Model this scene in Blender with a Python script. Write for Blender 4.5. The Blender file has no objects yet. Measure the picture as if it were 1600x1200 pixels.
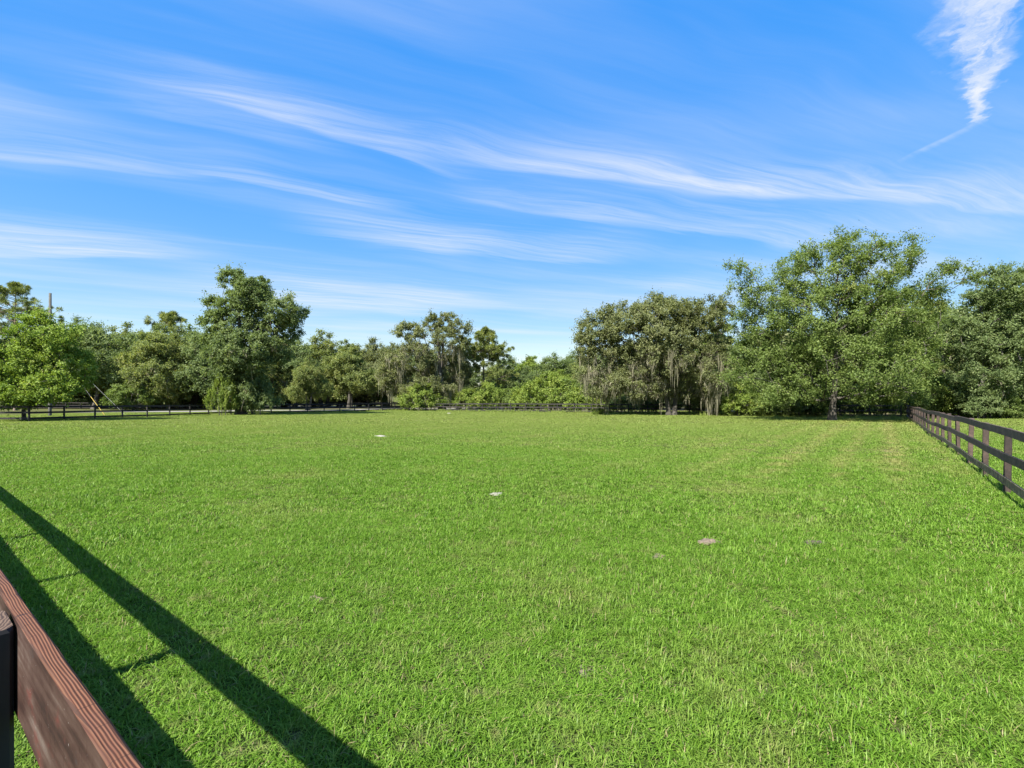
import bpy, bmesh, math, random
import numpy as np
from mathutils import Vector, Matrix, Quaternion

scene = bpy.context.scene
col = scene.collection
rng = np.random.default_rng(7)
random.seed(7)
R = math.radians

# ------------------------------------------------------------------ camera
F = 770.0            # focal length in pixels of the 1600 px photograph
CAM_H = 1.7
HORIZON = 616.0
cam_data = bpy.data.cameras.new('camera')
cam_data.lens = F / 1600 * 36
cam_data.sensor_width = 36
cam_data.shift_y = 0.01
cam_data.clip_start = 0.03
cam_data.clip_end = 8000
cam = bpy.data.objects.new('camera', cam_data)
cam.location = (0, 0, CAM_H)
cam.rotation_euler = (R(90), 0, 0)
col.objects.link(cam)
scene.camera = cam

# ------------------------------------------------------------------ light
SUN_ELEV = R(46)
SH = Vector((0.62, 0.785, 0)).normalized()      # heading in which shadows fall
sun_data = bpy.data.lights.new('sun', 'SUN')
sun_data.energy = 4.8
sun_data.angle = R(0.53)
sun_data.color = (1.0, 0.95, 0.86)
sun = bpy.data.objects.new('sun', sun_data)
sdir = Vector((SH.x * math.cos(SUN_ELEV), SH.y * math.cos(SUN_ELEV), -math.sin(SUN_ELEV)))
sun.rotation_euler = sdir.to_track_quat('-Z', 'Y').to_euler()
sun.location = (-20, -25, 40)
col.objects.link(sun)

vs = scene.view_settings
vs.view_transform = 'Standard'
vs.look = 'None'
vs.exposure = 1.5
vs.gamma = 1
vs.use_curve_mapping = False
scene.cycles.max_bounces = 6
scene.cycles.diffuse_bounces = 4
scene.cycles.transmission_bounces = 4
scene.cycles.transparent_max_bounces = 4
scene.cycles.sample_clamp_indirect = 6


class NT:
    """small helper round a node tree"""
    def __init__(self, nt):
        self.nt = nt

    def n(self, kind, **kw):
        nd = self.nt.nodes.new(kind)
        for k, v in kw.items():
            setattr(nd, k, v)
        return nd

    def put(self, sock, v):
        if v is None:
            return
        if hasattr(v, 'is_linked') or hasattr(v, 'links'):
            self.nt.links.new(v, sock)
        else:
            sock.default_value = v

    def math(self, op, a, b=None, c=None, clamp=False):
        nd = self.n('ShaderNodeMath', operation=op, use_clamp=clamp)
        for s, v in zip(nd.inputs, (a, b, c)):
            self.put(s, v)
        return nd.outputs[0]

    def vmath(self, op, a, b=None):
        nd = self.n('ShaderNodeVectorMath', operation=op)
        self.put(nd.inputs[0], a)
        self.put(nd.inputs[1], b)
        return nd.outputs['Value'] if op in ('DOT_PRODUCT', 'LENGTH') else nd.outputs['Vector']

    def mix(self, fac, a, b, blend='MIX'):
        nd = self.n('ShaderNodeMix', data_type='RGBA', blend_type=blend)
        self.put(nd.inputs[0], fac)
        self.put(nd.inputs[6], a)
        self.put(nd.inputs[7], b)
        return nd.outputs[2]

    def noise(self, vec, scale, detail=3, rough=0.5, dist=0.0):
        nd = self.n('ShaderNodeTexNoise')
        self.put(nd.inputs['Vector'], vec)
        nd.inputs['Scale'].default_value = scale
        nd.inputs['Detail'].default_value = detail
        nd.inputs['Roughness'].default_value = rough
        nd.inputs['Distortion'].default_value = dist
        return nd.outputs[0]

    def mapping(self, vec, loc=(0, 0, 0), rot=(0, 0, 0), scale=(1, 1, 1)):
        nd = self.n('ShaderNodeMapping')
        self.put(nd.inputs[0], vec)
        nd.inputs['Location'].default_value = loc
        nd.inputs['Rotation'].default_value = rot
        nd.inputs['Scale'].default_value = scale
        return nd.outputs[0]

    def smooth(self, v, lo, hi, to_lo=0.0, to_hi=1.0):
        nd = self.n('ShaderNodeMapRange', interpolation_type='SMOOTHSTEP')
        self.put(nd.inputs[0], v)
        nd.inputs[1].default_value = lo
        nd.inputs[2].default_value = hi
        nd.inputs[3].default_value = to_lo
        nd.inputs[4].default_value = to_hi
        return nd.outputs[0]

    def ramp(self, fac, stops):
        nd = self.n('ShaderNodeValToRGB')
        self.put(nd.inputs[0], fac)
        cr = nd.color_ramp
        while len(cr.elements) < len(stops):
            cr.elements.new(0.5)
        for e, (p, c) in zip(cr.elements, stops):
            e.position = p
            e.color = (*c, 1)
        return nd.outputs[0]


# ------------------------------------------------------------------ sky
world = bpy.data.worlds.new('World')
scene.world = world
world.use_nodes = True
world.cycles.sampling_method = 'NONE'
wt = NT(world.node_tree)
world.node_tree.nodes.clear()
sky = wt.n('ShaderNodeTexSky', sky_type='NISHITA')
sky.sun_disc = False
sky.sun_elevation = SUN_ELEV
sky.sun_rotation = math.atan2(-SH.x, -SH.y)
sky.altitude = 20
sky.air_density = 1.0
sky.dust_density = 0.3
sky.ozone_density = 2.0
sp_ = wt.n('ShaderNodeSeparateColor', mode='HSV')          # the photograph's saturated, evenly bright blue
world.node_tree.links.new(sky.outputs[0], sp_.inputs[0])
sky_rgb = wt.n('ShaderNodeCombineColor', mode='HSV')
wt.put(sky_rgb.inputs[0], wt.math('ADD', sp_.outputs[0], 0.002))
wt.put(sky_rgb.inputs[1], wt.math('MINIMUM', wt.math('MULTIPLY', wt.math('POWER', sp_.outputs[1], 1.45), 1.68), 0.985))
wt.put(sky_rgb.inputs[2], wt.math('MULTIPLY', wt.math('POWER', sp_.outputs[2], 0.12), 2.35))
tc = wt.n('ShaderNodeTexCoord')
sx = wt.n('ShaderNodeSeparateXYZ')
world.node_tree.links.new(tc.outputs['Generated'], sx.inputs[0])
zc = wt.math('MAXIMUM', sx.outputs[2], 0.03)
cx = wt.math('DIVIDE', sx.outputs[0], zc)
cy = wt.math('DIVIDE', sx.outputs[1], zc)
cb = wt.n('ShaderNodeCombineXYZ')
wt.put(cb.inputs[0], cx)
wt.put(cb.inputs[1], cy)
plane = cb.outputs[0]                      # the flat layer in which the cirrus lies
warp_n = wt.n('ShaderNodeTexNoise')
wt.put(warp_n.inputs['Vector'], plane)
warp_n.inputs['Scale'].default_value = 0.9
warp_n.inputs['Detail'].default_value = 2
wv = wt.vmath('SUBTRACT', warp_n.outputs['Color'], (0.5, 0.5, 0.5))
wv = wt.vmath('MULTIPLY', wv, (0.34, 0.34, 0))
pw = wt.vmath('ADD', plane, wv)
ang = math.atan2(0.42, 1.0)
fib = wt.noise(wt.mapping(wt.mapping(pw, rot=(0, 0, -ang)), scale=(0.5, 6.0, 1)), 2.2, 7, 0.68, 0.5)
fib2 = wt.noise(wt.mapping(wt.mapping(pw, rot=(0, 0, -ang * 1.2)), scale=(0.3, 1.5, 1)), 1.1, 4, 0.55, 0.3)
# thin veil of cirrus everywhere
fib3 = wt.noise(wt.mapping(wt.mapping(pw, rot=(0, 0, -ang * 0.8)), loc=(3.1, 1.7, 0), scale=(0.35, 0.8, 1)), 0.8, 3, 0.5, 0.2)
veil = wt.math('MULTIPLY', wt.smooth(fib2, 0.38, 0.75), wt.smooth(fib, 0.25, 0.8, 0.55, 1.0))
dens = wt.math('ADD', wt.math('MULTIPLY', veil, 0.24), wt.math('MULTIPLY', wt.smooth(fib3, 0.42, 0.7, 0.0, 0.3), wt.smooth(fib, 0.2, 0.7, 0.6, 1.0)))


def streak(p0, p1, w_sharp, w_soft, strength, fade=0.35):
    """a cirrus filament from p0 to p1 in the layer: sharp on one edge, combed out on the other"""
    global dens
    dx, dy = p1[0] - p0[0], p1[1] - p0[1]
    L = math.hypot(dx, dy)
    d = (dx / L, dy / L, 0)
    n = (-dy / L, dx / L, 0)
    q = wt.vmath('SUBTRACT', pw, (p0[0], p0[1], 0))
    u = wt.math('DIVIDE', wt.vmath('DOT_PRODUCT', q, d), L)
    v = wt.vmath('DOT_PRODUCT', q, n)
    v = wt.math('ADD', v, wt.math('MULTIPLY', wt.math('SUBTRACT', fib, 0.5), w_soft * 0.5))
    a = wt.math('MULTIPLY', wt.smooth(v, -w_soft, 0.0), wt.smooth(v, 0.0, w_sharp, 1.0, 0.0))
    e = wt.math('MULTIPLY', wt.smooth(u, 0.0, fade), wt.smooth(u, 1.0 - fade, 1.0, 1.0, 0.0))
    t = wt.math('MULTIPLY', a, e)
    t = wt.math('MULTIPLY', t, wt.smooth(fib, 0.25, 0.72, 0.3, 1.0))
    dens = wt.math('ADD', dens, wt.math('MULTIPLY', t, strength))


def sky_at(px, py):
    x, z = (px - 800) / F, (HORIZON - py) / F
    return (x / z, 1 / z)


def streak_px(a, b, ws, wo, st, fade=0.35):
    streak(sky_at(*a), sky_at(*b), ws, wo, st, fade)


streak_px((80, 85), (760, 285), 0.038, 0.301, 0.37)
streak_px((520, 225), (1330, 325), 0.053, 0.301, 0.42)
streak_px((900, 290), (1800, 340), 0.076, 0.478, 0.37)
streak_px((0, 120), (560, 250), 0.076, 0.411, 0.18)
streak_px((-250, 215), (420, 296), 0.046, 0.382, 0.27)
streak_px((240, 262), (640, 332), 0.038, 0.274, 0.35)
streak_px((640, 285), (1000, 362), 0.053, 0.342, 0.30)
streak_px((780, 325), (1420, 405), 0.091, 0.683, 0.30)
streak_px((-400, 385), (420, 405), 0.136, 0.957, 0.47)
streak_px((420, 350), (760, 408), 0.114, 0.957, 0.25)
streak_px((520, 385), (1020, 412), 0.114, 0.821, 0.35)
streak_px((240, 455), (760, 500), 0.302, 2.189, 0.30)
streak_px((900, 448), (1300, 455), 0.227, 1.094, 0.18)
# the upright plume high on the right, with its thin tail
wp = wt.n('ShaderNodeTexNoise')
wt.put(wp.inputs['Vector'], plane)
wp.inputs['Scale'].default_value = 5.0
wp.inputs['Detail'].default_value = 5
wp.inputs['Roughness'].default_value = 0.62
wpv = wt.vmath('MULTIPLY', wt.vmath('SUBTRACT', wp.outputs['Color'], (0.5, 0.5, 0.5)), (0.26, 0.26, 0))
pp = wt.vmath('ADD', plane, wpv)
fibp = wt.noise(wt.mapping(wt.mapping(pp, rot=(0, 0, -0.9)), scale=(0.8, 2.6, 1)), 4.2, 6, 0.68, 0.5)


def plume(p0, p1, w0, w1, strength):
    global dens
    dx, dy = p1[0] - p0[0], p1[1] - p0[1]
    L = math.hypot(dx, dy)
    q = wt.vmath('SUBTRACT', pp, (p0[0], p0[1], 0))
    u = wt.math('DIVIDE', wt.vmath('DOT_PRODUCT', q, (dx / L, dy / L, 0)), L)
    v = wt.math('ABSOLUTE', wt.vmath('DOT_PRODUCT', q, (-dy / L, dx / L, 0)))
    wdt = wt.smooth(u, 0.0, 1.0, w0, w1)
    a = wt.smooth(wt.math('DIVIDE', v, wdt), 0.0, 1.0, 1.0, 0.0)
    e = wt.math('MULTIPLY', wt.smooth(u, -0.9, -0.3), wt.smooth(u, 0.9, 1.05, 1.0, 0.0))
    t = wt.math('MULTIPLY', wt.math('MULTIPLY', a, e), wt.smooth(fibp, 0.3, 0.68, 0.1, 1.0))
    dens = wt.math('ADD', dens, wt.math('MULTIPLY', t, strength))


plume(sky_at(1540, 10), sky_at(1525, 198), 0.11, 0.03, 0.85)
streak_px((1535, 185), (1380, 262), 0.02, 0.05, 0.2, 0.4)
dens = wt.math('MULTIPLY', dens, wt.smooth(sx.outputs[2], 0.02, 0.14))
dens = wt.math('MINIMUM', dens, 0.93)
cloud_col = wt.mix(dens, sky_rgb.outputs[0], (2.6, 2.66, 2.72, 1))
bg = wt.n('ShaderNodeBackground')
wt.put(bg.inputs[0], cloud_col)
bg.inputs[1].default_value = 0.13
out = wt.n('ShaderNodeOutputWorld')
world.node_tree.links.new(bg.outputs[0], out.inputs[0])


# ------------------------------------------------------------------ helpers
def gz(x, y):
    """height of the ground: a gentle fall away from the camera"""
    yy = np.clip(y, -60, 150)
    return -0.0113 * yy + 0.03 * np.sin(0.31 * x + 0.17 * y + 0.6) + 0.008 * np.sin(0.83 * x - 0.55 * y + 0.6) - 0.03


def at(px, Y):
    """ground position seen at column px, at distance Y"""
    x = (px - 800) / F * Y
    return np.array((x, Y, float(gz(x, Y))))


def ground_px(px, py):
    Y = 10.0
    for _ in range(30):
        x = (px - 800) / F * Y
        Y = F * (CAM_H - float(gz(x, Y))) / (py - HORIZON)
    x = (px - 800) / F * Y
    return np.array((x, Y, float(gz(x, Y))))


def tag(o, label=None, cat=None, group=None, kind=None):
    if label:
        o['label'] = label
    if cat:
        o['category'] = cat
    if group:
        o['group'] = group
    if kind:
        o['kind'] = kind
    return o


def link(name, me, parent=None, loc=None):
    o = bpy.data.objects.new(name, me)
    col.objects.link(o)
    if parent is not None:
        o.parent = parent
    if loc is not None:
        o.location = loc
    return o


def empty(name, loc):
    o = bpy.data.objects.new(name, None)
    o.empty_display_size = 0.3
    o.location = loc
    col.objects.link(o)
    return o


def mesh_np(name, V, faces, nper, mat, tint=None, smooth=False):
    """mesh from numpy arrays; faces (M, nper)"""
    me = bpy.data.meshes.new(name)
    V = np.ascontiguousarray(V, dtype=np.float32)
    faces = np.ascontiguousarray(faces, dtype=np.int32)
    me.vertices.add(len(V))
    me.vertices.foreach_set('co', V.ravel())
    me.loops.add(faces.size)
    me.loops.foreach_set('vertex_index', faces.ravel())
    me.polygons.add(len(faces))
    me.polygons.foreach_set('loop_start', np.arange(0, faces.size, nper, dtype=np.int32))
    me.update(calc_edges=True)
    if tint is not None:
        a = me.attributes.new('tint', 'FLOAT', 'FACE')
        a.data.foreach_set('value', np.ascontiguousarray(tint, dtype=np.float32))
    if smooth:
        me.polygons.foreach_set('use_smooth', np.ones(len(faces), dtype=bool))
    me.materials.append(mat)
    return me


def unit(v):
    return v / np.maximum(np.linalg.norm(v, axis=-1, keepdims=True), 1e-9)


def new_mat(name):
    m = bpy.data.materials.new(name)
    m.use_nodes = True
    m.node_tree.nodes.clear()
    t = NT(m.node_tree)
    o = t.n('ShaderNodeOutputMaterial')
    return m, t, o


# ------------------------------------------------------------------ materials
def leaf_material(name, stops, trans=0.46, gloss=0.012, rough=0.6):
    m, t, o = new_mat(name)
    at_ = t.n('ShaderNodeAttribute', attribute_name='tint')
    c = t.ramp(at_.outputs['Fac'], stops)
    d = t.n('ShaderNodeBsdfDiffuse')
    t.put(d.inputs[0], c)
    tr = t.n('ShaderNodeBsdfTranslucent')
    t.put(tr.inputs[0], t.mix(1.0, c, (1.25, 1.25, 0.7, 1), 'MULTIPLY'))
    mx = t.n('ShaderNodeMixShader')
    mx.inputs[0].default_value = trans
    t.nt.links.new(d.outputs[0], mx.inputs[1])
    t.nt.links.new(tr.outputs[0], mx.inputs[2])
    g = t.n('ShaderNodeBsdfGlossy')
    g.inputs['Roughness'].default_value = rough
    g.inputs['Color'].default_value = (0.9, 0.9, 0.9, 1)
    m2 = t.n('ShaderNodeMixShader')
    m2.inputs[0].default_value = gloss
    t.nt.links.new(mx.outputs[0], m2.inputs[1])
    t.nt.links.new(g.outputs[0], m2.inputs[2])
    t.nt.links.new(m2.outputs[0], o.inputs[0])
    return m


M = {}
M['oak'] = leaf_material('live_oak_leaves', [(0, (0.098, 0.136, 0.039)), (0.5, (0.185, 0.226, 0.07)), (0.85, (0.296, 0.318, 0.109)), (1, (0.415, 0.362, 0.162))])
M['oak_dark'] = leaf_material('laurel_oak_leaves', [(0, (0.075, 0.115, 0.042)), (0.5, (0.15, 0.205, 0.075)), (0.85, (0.215, 0.27, 0.105)), (1, (0.29, 0.32, 0.15))])
M['oak_grey'] = leaf_material('greyish_oak_leaves', [(0, (0.1, 0.12, 0.05)), (0.5, (0.18, 0.205, 0.085)), (0.85, (0.255, 0.275, 0.125)), (1, (0.32, 0.32, 0.17))])
M['pecan'] = leaf_material('pecan_leaves', [(0, (0.075, 0.118, 0.03)), (0.5, (0.15, 0.212, 0.052)), (0.85, (0.225, 0.285, 0.078)), (1, (0.31, 0.34, 0.12))])
M['maple'] = leaf_material('maple_leaves', [(0, (0.105, 0.175, 0.024)), (0.5, (0.19, 0.275, 0.044)), (0.85, (0.28, 0.36, 0.076)), (1, (0.38, 0.42, 0.135))], 0.4)
M['shrub'] = leaf_material('shrub_leaves', [(0, (0.09, 0.145, 0.025)), (0.5, (0.18, 0.249, 0.044)), (0.85, (0.27, 0.328, 0.069)), (1, (0.36, 0.367, 0.1))], 0.36)
M['pine'] = leaf_material('pine_needles', [(0, (0.085, 0.12, 0.03)), (0.5, (0.17, 0.21, 0.05)), (0.85, (0.26, 0.29, 0.075)), (1, (0.32, 0.33, 0.09))], 0.3, 0.02)
M['moss'] = leaf_material('spanish_moss', [(0, (0.17, 0.165, 0.11)), (0.5, (0.27, 0.26, 0.18)), (0.85, (0.36, 0.34, 0.245)), (1, (0.44, 0.415, 0.31))], 0.35, 0.0)


def bark_material(name, c0, c1, c2):
    m, t, o = new_mat(name)
    g = t.n('ShaderNodeNewGeometry')
    p = t.mapping(g.outputs['Position'], scale=(6, 6, 1.6))
    f = t.noise(p, 1.5, 5, 0.65)
    f2 = t.noise(g.outputs['Position'], 0.9, 3, 0.6)
    c = t.ramp(f, [(0.3, c0), (0.55, c1), (0.8, c2)])
    c = t.mix(t.smooth(f2, 0.5, 0.75), c, (0.12, 0.12, 0.10, 1))
    b = t.n('ShaderNodeBsdfPrincipled')
    t.put(b.inputs['Base Color'], c)
    b.inputs['Roughness'].default_value = 0.95
    bp = t.n('ShaderNodeBump')
    bp.inputs['Strength'].default_value = 0.8
    bp.inputs['Distance'].default_value = 0.04
    t.put(bp.inputs['Height'], f)
    t.put(b.inputs['Normal'], bp.outputs[0])
    t.nt.links.new(b.outputs[0], o.inputs[0])
    return m


M['bark'] = bark_material('grey_bark', (0.03, 0.027, 0.022), (0.075, 0.066, 0.054), (0.14, 0.128, 0.108))
M['pine_bark'] = bark_material('pine_bark', (0.09, 0.065, 0.05), (0.2, 0.15, 0.12), (0.32, 0.27, 0.23))


def fence_material(name, dark, mid, light, lichen=None, dark_low=False):
    m, t, o = new_mat(name)
    tcn = t.n('ShaderNodeTexCoord')
    oi = t.n('ShaderNodeObjectInfo')
    off = t.vmath('SCALE', tcn.outputs['Object'])
    sh = t.n('ShaderNodeCombineXYZ')
    t.put(sh.inputs[0], t.math('MULTIPLY', oi.outputs['Random'], 37.0))
    g = t.n('ShaderNodeNewGeometry')
    pos = t.vmath('ADD', g.outputs['Position'], sh.outputs[0])
    f = t.noise(pos, 4.0, 5, 0.65)
    f2 = t.noise(t.mapping(pos, scale=(14, 14, 14)), 2.0, 4, 0.6)
    mixf = t.math('ADD', t.math('MULTIPLY', f, 0.65), t.math('MULTIPLY', f2, 0.35))
    mixf = t.math('ADD', mixf, t.math('MULTIPLY', t.math('SUBTRACT', oi.outputs['Random'], 0.5), 0.2))
    c = t.ramp(mixf, [(0.34, dark), (0.52, mid), (0.72, light)])
    if lichen:
        f3 = t.noise(pos, 7.0, 5, 0.7)
        c = t.mix(t.smooth(f3, 0.45, 0.62), c, (*lichen, 1))
    b = t.n('ShaderNodeBsdfPrincipled')
    t.put(b.inputs['Base Color'], c)
    b.inputs['Roughness'].default_value = 0.8
    bp = t.n('ShaderNodeBump')
    bp.inputs['Strength'].default_value = 0.5
    bp.inputs['Distance'].default_value = 0.01
    t.put(bp.inputs['Height'], f2)
    t.put(b.inputs['Normal'], bp.outputs[0])
    t.nt.links.new(b.outputs[0], o.inputs[0])
    return m


M['rail'] = fence_material('weathered_brown_rail', (0.03, 0.02, 0.015), (0.075, 0.05, 0.038), (0.16, 0.11, 0.085))
M['rail_low'] = fence_material('mossy_lower_rail', (0.05, 0.034, 0.02), (0.12, 0.085, 0.052), (0.22, 0.165, 0.11), (0.2, 0.175, 0.085))
M['post'] = fence_material('weathered_brown_post', (0.018, 0.012, 0.009), (0.042, 0.027, 0.02), (0.095, 0.064, 0.048))
M['black_rail'] = fence_material('black_stained_board', (0.010, 0.009, 0.009), (0.02, 0.017, 0.016), (0.05, 0.042, 0.038))


def near_wood():
    """close-up board: worn red-brown stain on the faces, open grain on the sawn edge"""
    m, t, o = new_mat('worn_red_brown_board')
    tcn = t.n('ShaderNodeTexCoord')
    ob = tcn.outputs['Object']                      # x runs along the board, z up
    sep = t.n('ShaderNodeSeparateXYZ')
    t.nt.links.new(ob, sep.inputs[0])
    g = t.n('ShaderNodeNewGeometry')
    # growth rings: sheets of noise stretched along the board
    base = t.noise(t.mapping(ob, scale=(2.6, 22, 22)), 1.0, 2, 0.5)
    knot = t.noise(t.mapping(ob, scale=(5.0, 5, 5)), 1.0, 2, 0.5)
    ringv = t.math('ADD', t.math('MULTIPLY', sep.outputs[1], 1400.0),
                   t.math('ADD', t.math('MULTIPLY', base, 17.0), t.math('MULTIPLY', knot, 17.0)))
    rings = t.math('ADD', t.math('MULTIPLY', t.math('SINE', ringv), 0.5), 0.5)
    fine = t.noise(t.mapping(ob, scale=(9, 420, 420)), 1.0, 3, 0.6)
    blot = t.noise(t.mapping(ob, scale=(6, 14, 14)), 1.0, 4, 0.6)
    edge = t.ramp(t.math('MULTIPLY_ADD', t.math('POWER', rings, 0.4), 0.58, t.math('MULTIPLY', fine, 0.42)),
                  [(0.15, (0.02, 0.006, 0.003)), (0.42, (0.07, 0.024, 0.012)), (0.7, (0.13, 0.056, 0.03)), (1.0, (0.2, 0.105, 0.06))])
    edge = t.mix(t.smooth(blot, 0.45, 0.7, 0, 0.55), edge, (0.08, 0.036, 0.027, 1))
    # saw checks across the edge
    chk = t.noise(t.mapping(ob, scale=(17, 1.5, 1.5)), 1.0, 1, 0.5)
    chk = t.math('ABSOLUTE', t.math('SUBTRACT', chk, 0.5))
    chk2 = t.noise(ob, 23.0, 2, 0.5)
    crack = t.math('MULTIPLY', t.smooth(chk, 0.0, 0.012, 1.0, 0.0), t.smooth(chk2, 0.45, 0.6))
    edge = t.mix(t.math('MULTIPLY', crack, 0.8), edge, (0.03, 0.016, 0.014, 1))
    # painted broad face
    f1 = t.noise(t.mapping(ob, scale=(5, 11, 11)), 1.0, 5, 0.6)
    f2 = t.noise(t.mapping(ob, scale=(3, 60, 60)), 1.0, 4, 0.65)
    f3 = t.noise(t.mapping(ob, scale=(9, 16, 16), loc=(3, 1, 7)), 1.0, 4, 0.6)
    face = t.ramp(t.math('ADD', t.math('MULTIPLY', f1, 0.6), t.math('MULTIPLY', f2, 0.4)),
                  [(0.34, (0.013, 0.006, 0.005)), (0.45, (0.033, 0.016, 0.012)), (0.56, (0.056, 0.033, 0.026)), (0.68, (0.105, 0.08, 0.068))])
    face = t.mix(t.smooth(f3, 0.56, 0.7, 0, 0.7), face, (0.085, 0.022, 0.017, 1))
    face = t.mix(t.smooth(f3, 0.38, 0.27, 0, 0.6), face, (0.03, 0.03, 0.031, 1))
    spk = t.noise(ob, 160.0, 1, 0.5)
    face = t.mix(t.smooth(spk, 0.76, 0.8, 0, 0.8), face, (0.22, 0.2, 0.19, 1))
    nz = t.n('ShaderNodeSeparateXYZ')
    vt = t.n('ShaderNodeVectorTransform', vector_type='NORMAL', convert_from='WORLD', convert_to='OBJECT')
    t.nt.links.new(g.outputs['Normal'], vt.inputs[0])
    t.nt.links.new(vt.outputs[0], nz.inputs[0])
    up = t.smooth(t.math('ABSOLUTE', nz.outputs[1]), 0.5, 0.85, 1.0, 0.0)   # sawn edges, not the broad faces
    c = t.mix(up, face, edge)
    b = t.n('ShaderNodeBsdfPrincipled')
    t.put(b.inputs['Base Color'], c)
    b.inputs['Roughness'].default_value = 0.75
    b.inputs['Specular IOR Level'].default_value = 0.2
    hgt = t.math('ADD', t.math('MULTIPLY', t.math('ADD', rings, t.math('MULTIPLY', fine, 0.6)), up), t.math('MULTIPLY', f2, 0.5))
    hgt = t.math('SUBTRACT', hgt, t.math('MULTIPLY', crack, 1.5))
    bp = t.n('ShaderNodeBump')
    bp.inputs['Strength'].default_value = 0.6
    bp.inputs['Distance'].default_value = 0.0016
    t.put(bp.inputs['Height'], hgt)
    t.put(b.inputs['Normal'], bp.outputs[0])
    t.nt.links.new(b.outputs[0], o.inputs[0])
    return m


M['near_wood'] = near_wood()


def near_post():
    m, t, o = new_mat('black_post_with_sawn_top')
    g = t.n('ShaderNodeNewGeometry')
    nz = t.n('ShaderNodeSeparateXYZ')
    t.nt.links.new(g.outputs['Normal'], nz.inputs[0])
    tcn = t.n('ShaderNodeTexCoord')
    ob = tcn.outputs['Object']
    v = t.vmath('SUBTRACT', ob, (0.09, 0.16, 0))
    v = t.vmath('MULTIPLY', v, (1, 1, 0))
    rr = t.math('ADD', t.vmath('LENGTH', v), t.math('MULTIPLY', t.noise(ob, 20, 3, 0.6), 0.03))
    rings = t.math('ADD', t.math('MULTIPLY', t.math('SINE', t.math('MULTIPLY', rr, 900.0)), 0.5), 0.5)
    end = t.ramp(rings, [(0.1, (0.03, 0.015, 0.008)), (0.6, (0.085, 0.05, 0.03)), (1, (0.125, 0.082, 0.052))])
    f = t.noise(t.mapping(ob, scale=(40, 40, 3)), 1, 5, 0.6)
    side = t.ramp(f, [(0.35, (0.008, 0.008, 0.009)), (0.6, (0.018, 0.017, 0.018)), (0.8, (0.04, 0.036, 0.035))])
    c = t.mix(t.smooth(nz.outputs[2], 0.5, 0.8), side, end)
    b = t.n('ShaderNodeBsdfPrincipled')
    t.put(b.inputs['Base Color'], c)
    b.inputs['Roughness'].default_value = 0.75
    t.nt.links.new(b.outputs[0], o.inputs[0])
    return m


M['near_post'] = near_post()

FENCE_P0 = np.array((9.42, 9.42))
FENCE_D = np.array((0.601, 0.799))


def lawn_colour(t, dark, mid, light, dry, tint):
    """grass colour by place: dry, pale and lush areas and the worn mowing tracks beside the fence"""
    g = t.n('ShaderNodeNewGeometry')
    pos = t.vmath('MULTIPLY', g.outputs['Position'], (1, 1, 0))
    n1 = t.noise(pos, 0.33, 4, 0.6)
    n2 = t.noise(t.vmath('ADD', pos, (31, 17, 0)), 1.6, 4, 0.62)
    n3 = t.noise(t.vmath('ADD', pos, (71, 7, 0)), 0.09, 3, 0.5)
    c = t.ramp(tint, [(0.0, dark), (0.5, mid), (1.0, light)])
    # lush and thin areas
    c = t.mix(t.smooth(n2, 0.52, 0.72, 0, 0.45), c, t.mix(1.0, c, (0.62, 0.86, 0.55, 1), 'MULTIPLY'))
    c = t.mix(t.smooth(n1, 0.5, 0.72, 0, 0.55), c, dry)
    c = t.mix(t.smooth(t.math('ADD', t.math('MULTIPLY', n2, 0.5), t.math('MULTIPLY', n3, 0.5)), 0.54, 0.66, 0, 0.5), c, dry)
    n4 = t.noise(t.vmath('ADD', pos, (11, 47, 0)), 4.5, 4, 0.65)
    c = t.mix(t.smooth(n4, 0.55, 0.72, 0, 0.6), c, (dry[0] * 1.05, dry[1] * 0.86, dry[2] * 1.3, 1))
    # field is drier and yellower further out
    sp = t.n('ShaderNodeSeparateXYZ')
    t.nt.links.new(g.outputs['Position'], sp.inputs[0])
    far = t.smooth(t.math('ADD', sp.outputs[1], t.math('MULTIPLY', n1, 14.0)), 14.0, 48.0, 0.0, 0.62)
    c = t.mix(far, c, dry)
    # mowing tracks parallel to the long side fence
    u = t.math('SUBTRACT', t.math('MULTIPLY', sp.outputs[0], float(FENCE_D[1])), t.math('MULTIPLY', sp.outputs[1], float(FENCE_D[0])))
    u = t.math('SUBTRACT', u, float(FENCE_P0[0] * FENCE_D[1] - FENCE_P0[1] * FENCE_D[0]))
    u = t.math('ADD', u, t.math('MULTIPLY', t.math('SUBTRACT', n1, 0.5), 0.5))
    tr = None
    for c0, w, s in ((-1.55, 0.34, 1.15), (-2.75, 0.26, 0.85), (-4.1, 0.38, 1.0), (-5.6, 0.35, 0.6), (-0.35, 0.35, 0.6), (-7.3, 0.5, 0.3)):
        d = t.math('DIVIDE', t.math('SUBTRACT', u, c0), w)
        b = t.math('MULTIPLY', t.math('EXPONENT', t.math('MULTIPLY', t.math('MULTIPLY', d, d), -1.0)), s)
        tr = b if tr is None else t.math('ADD', tr, b)
    tr = t.math('MULTIPLY', tr, t.smooth(n2, 0.36, 0.62, 0.1, 1.0))
    tr = t.math('MULTIPLY', tr, t.smooth(n4, 0.35, 0.6, 0.35, 1.1))
    tr = t.math('MULTIPLY', tr, t.smooth(sp.outputs[1], 7.0, 14.0))
    c = t.mix(t.math('MINIMUM', tr, 0.85), c, (dry[0] * 1.15, dry[1] * 1.0, dry[2] * 1.2, 1))
    return c


DRY = (0.235, 0.265, 0.075, 1)


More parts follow.
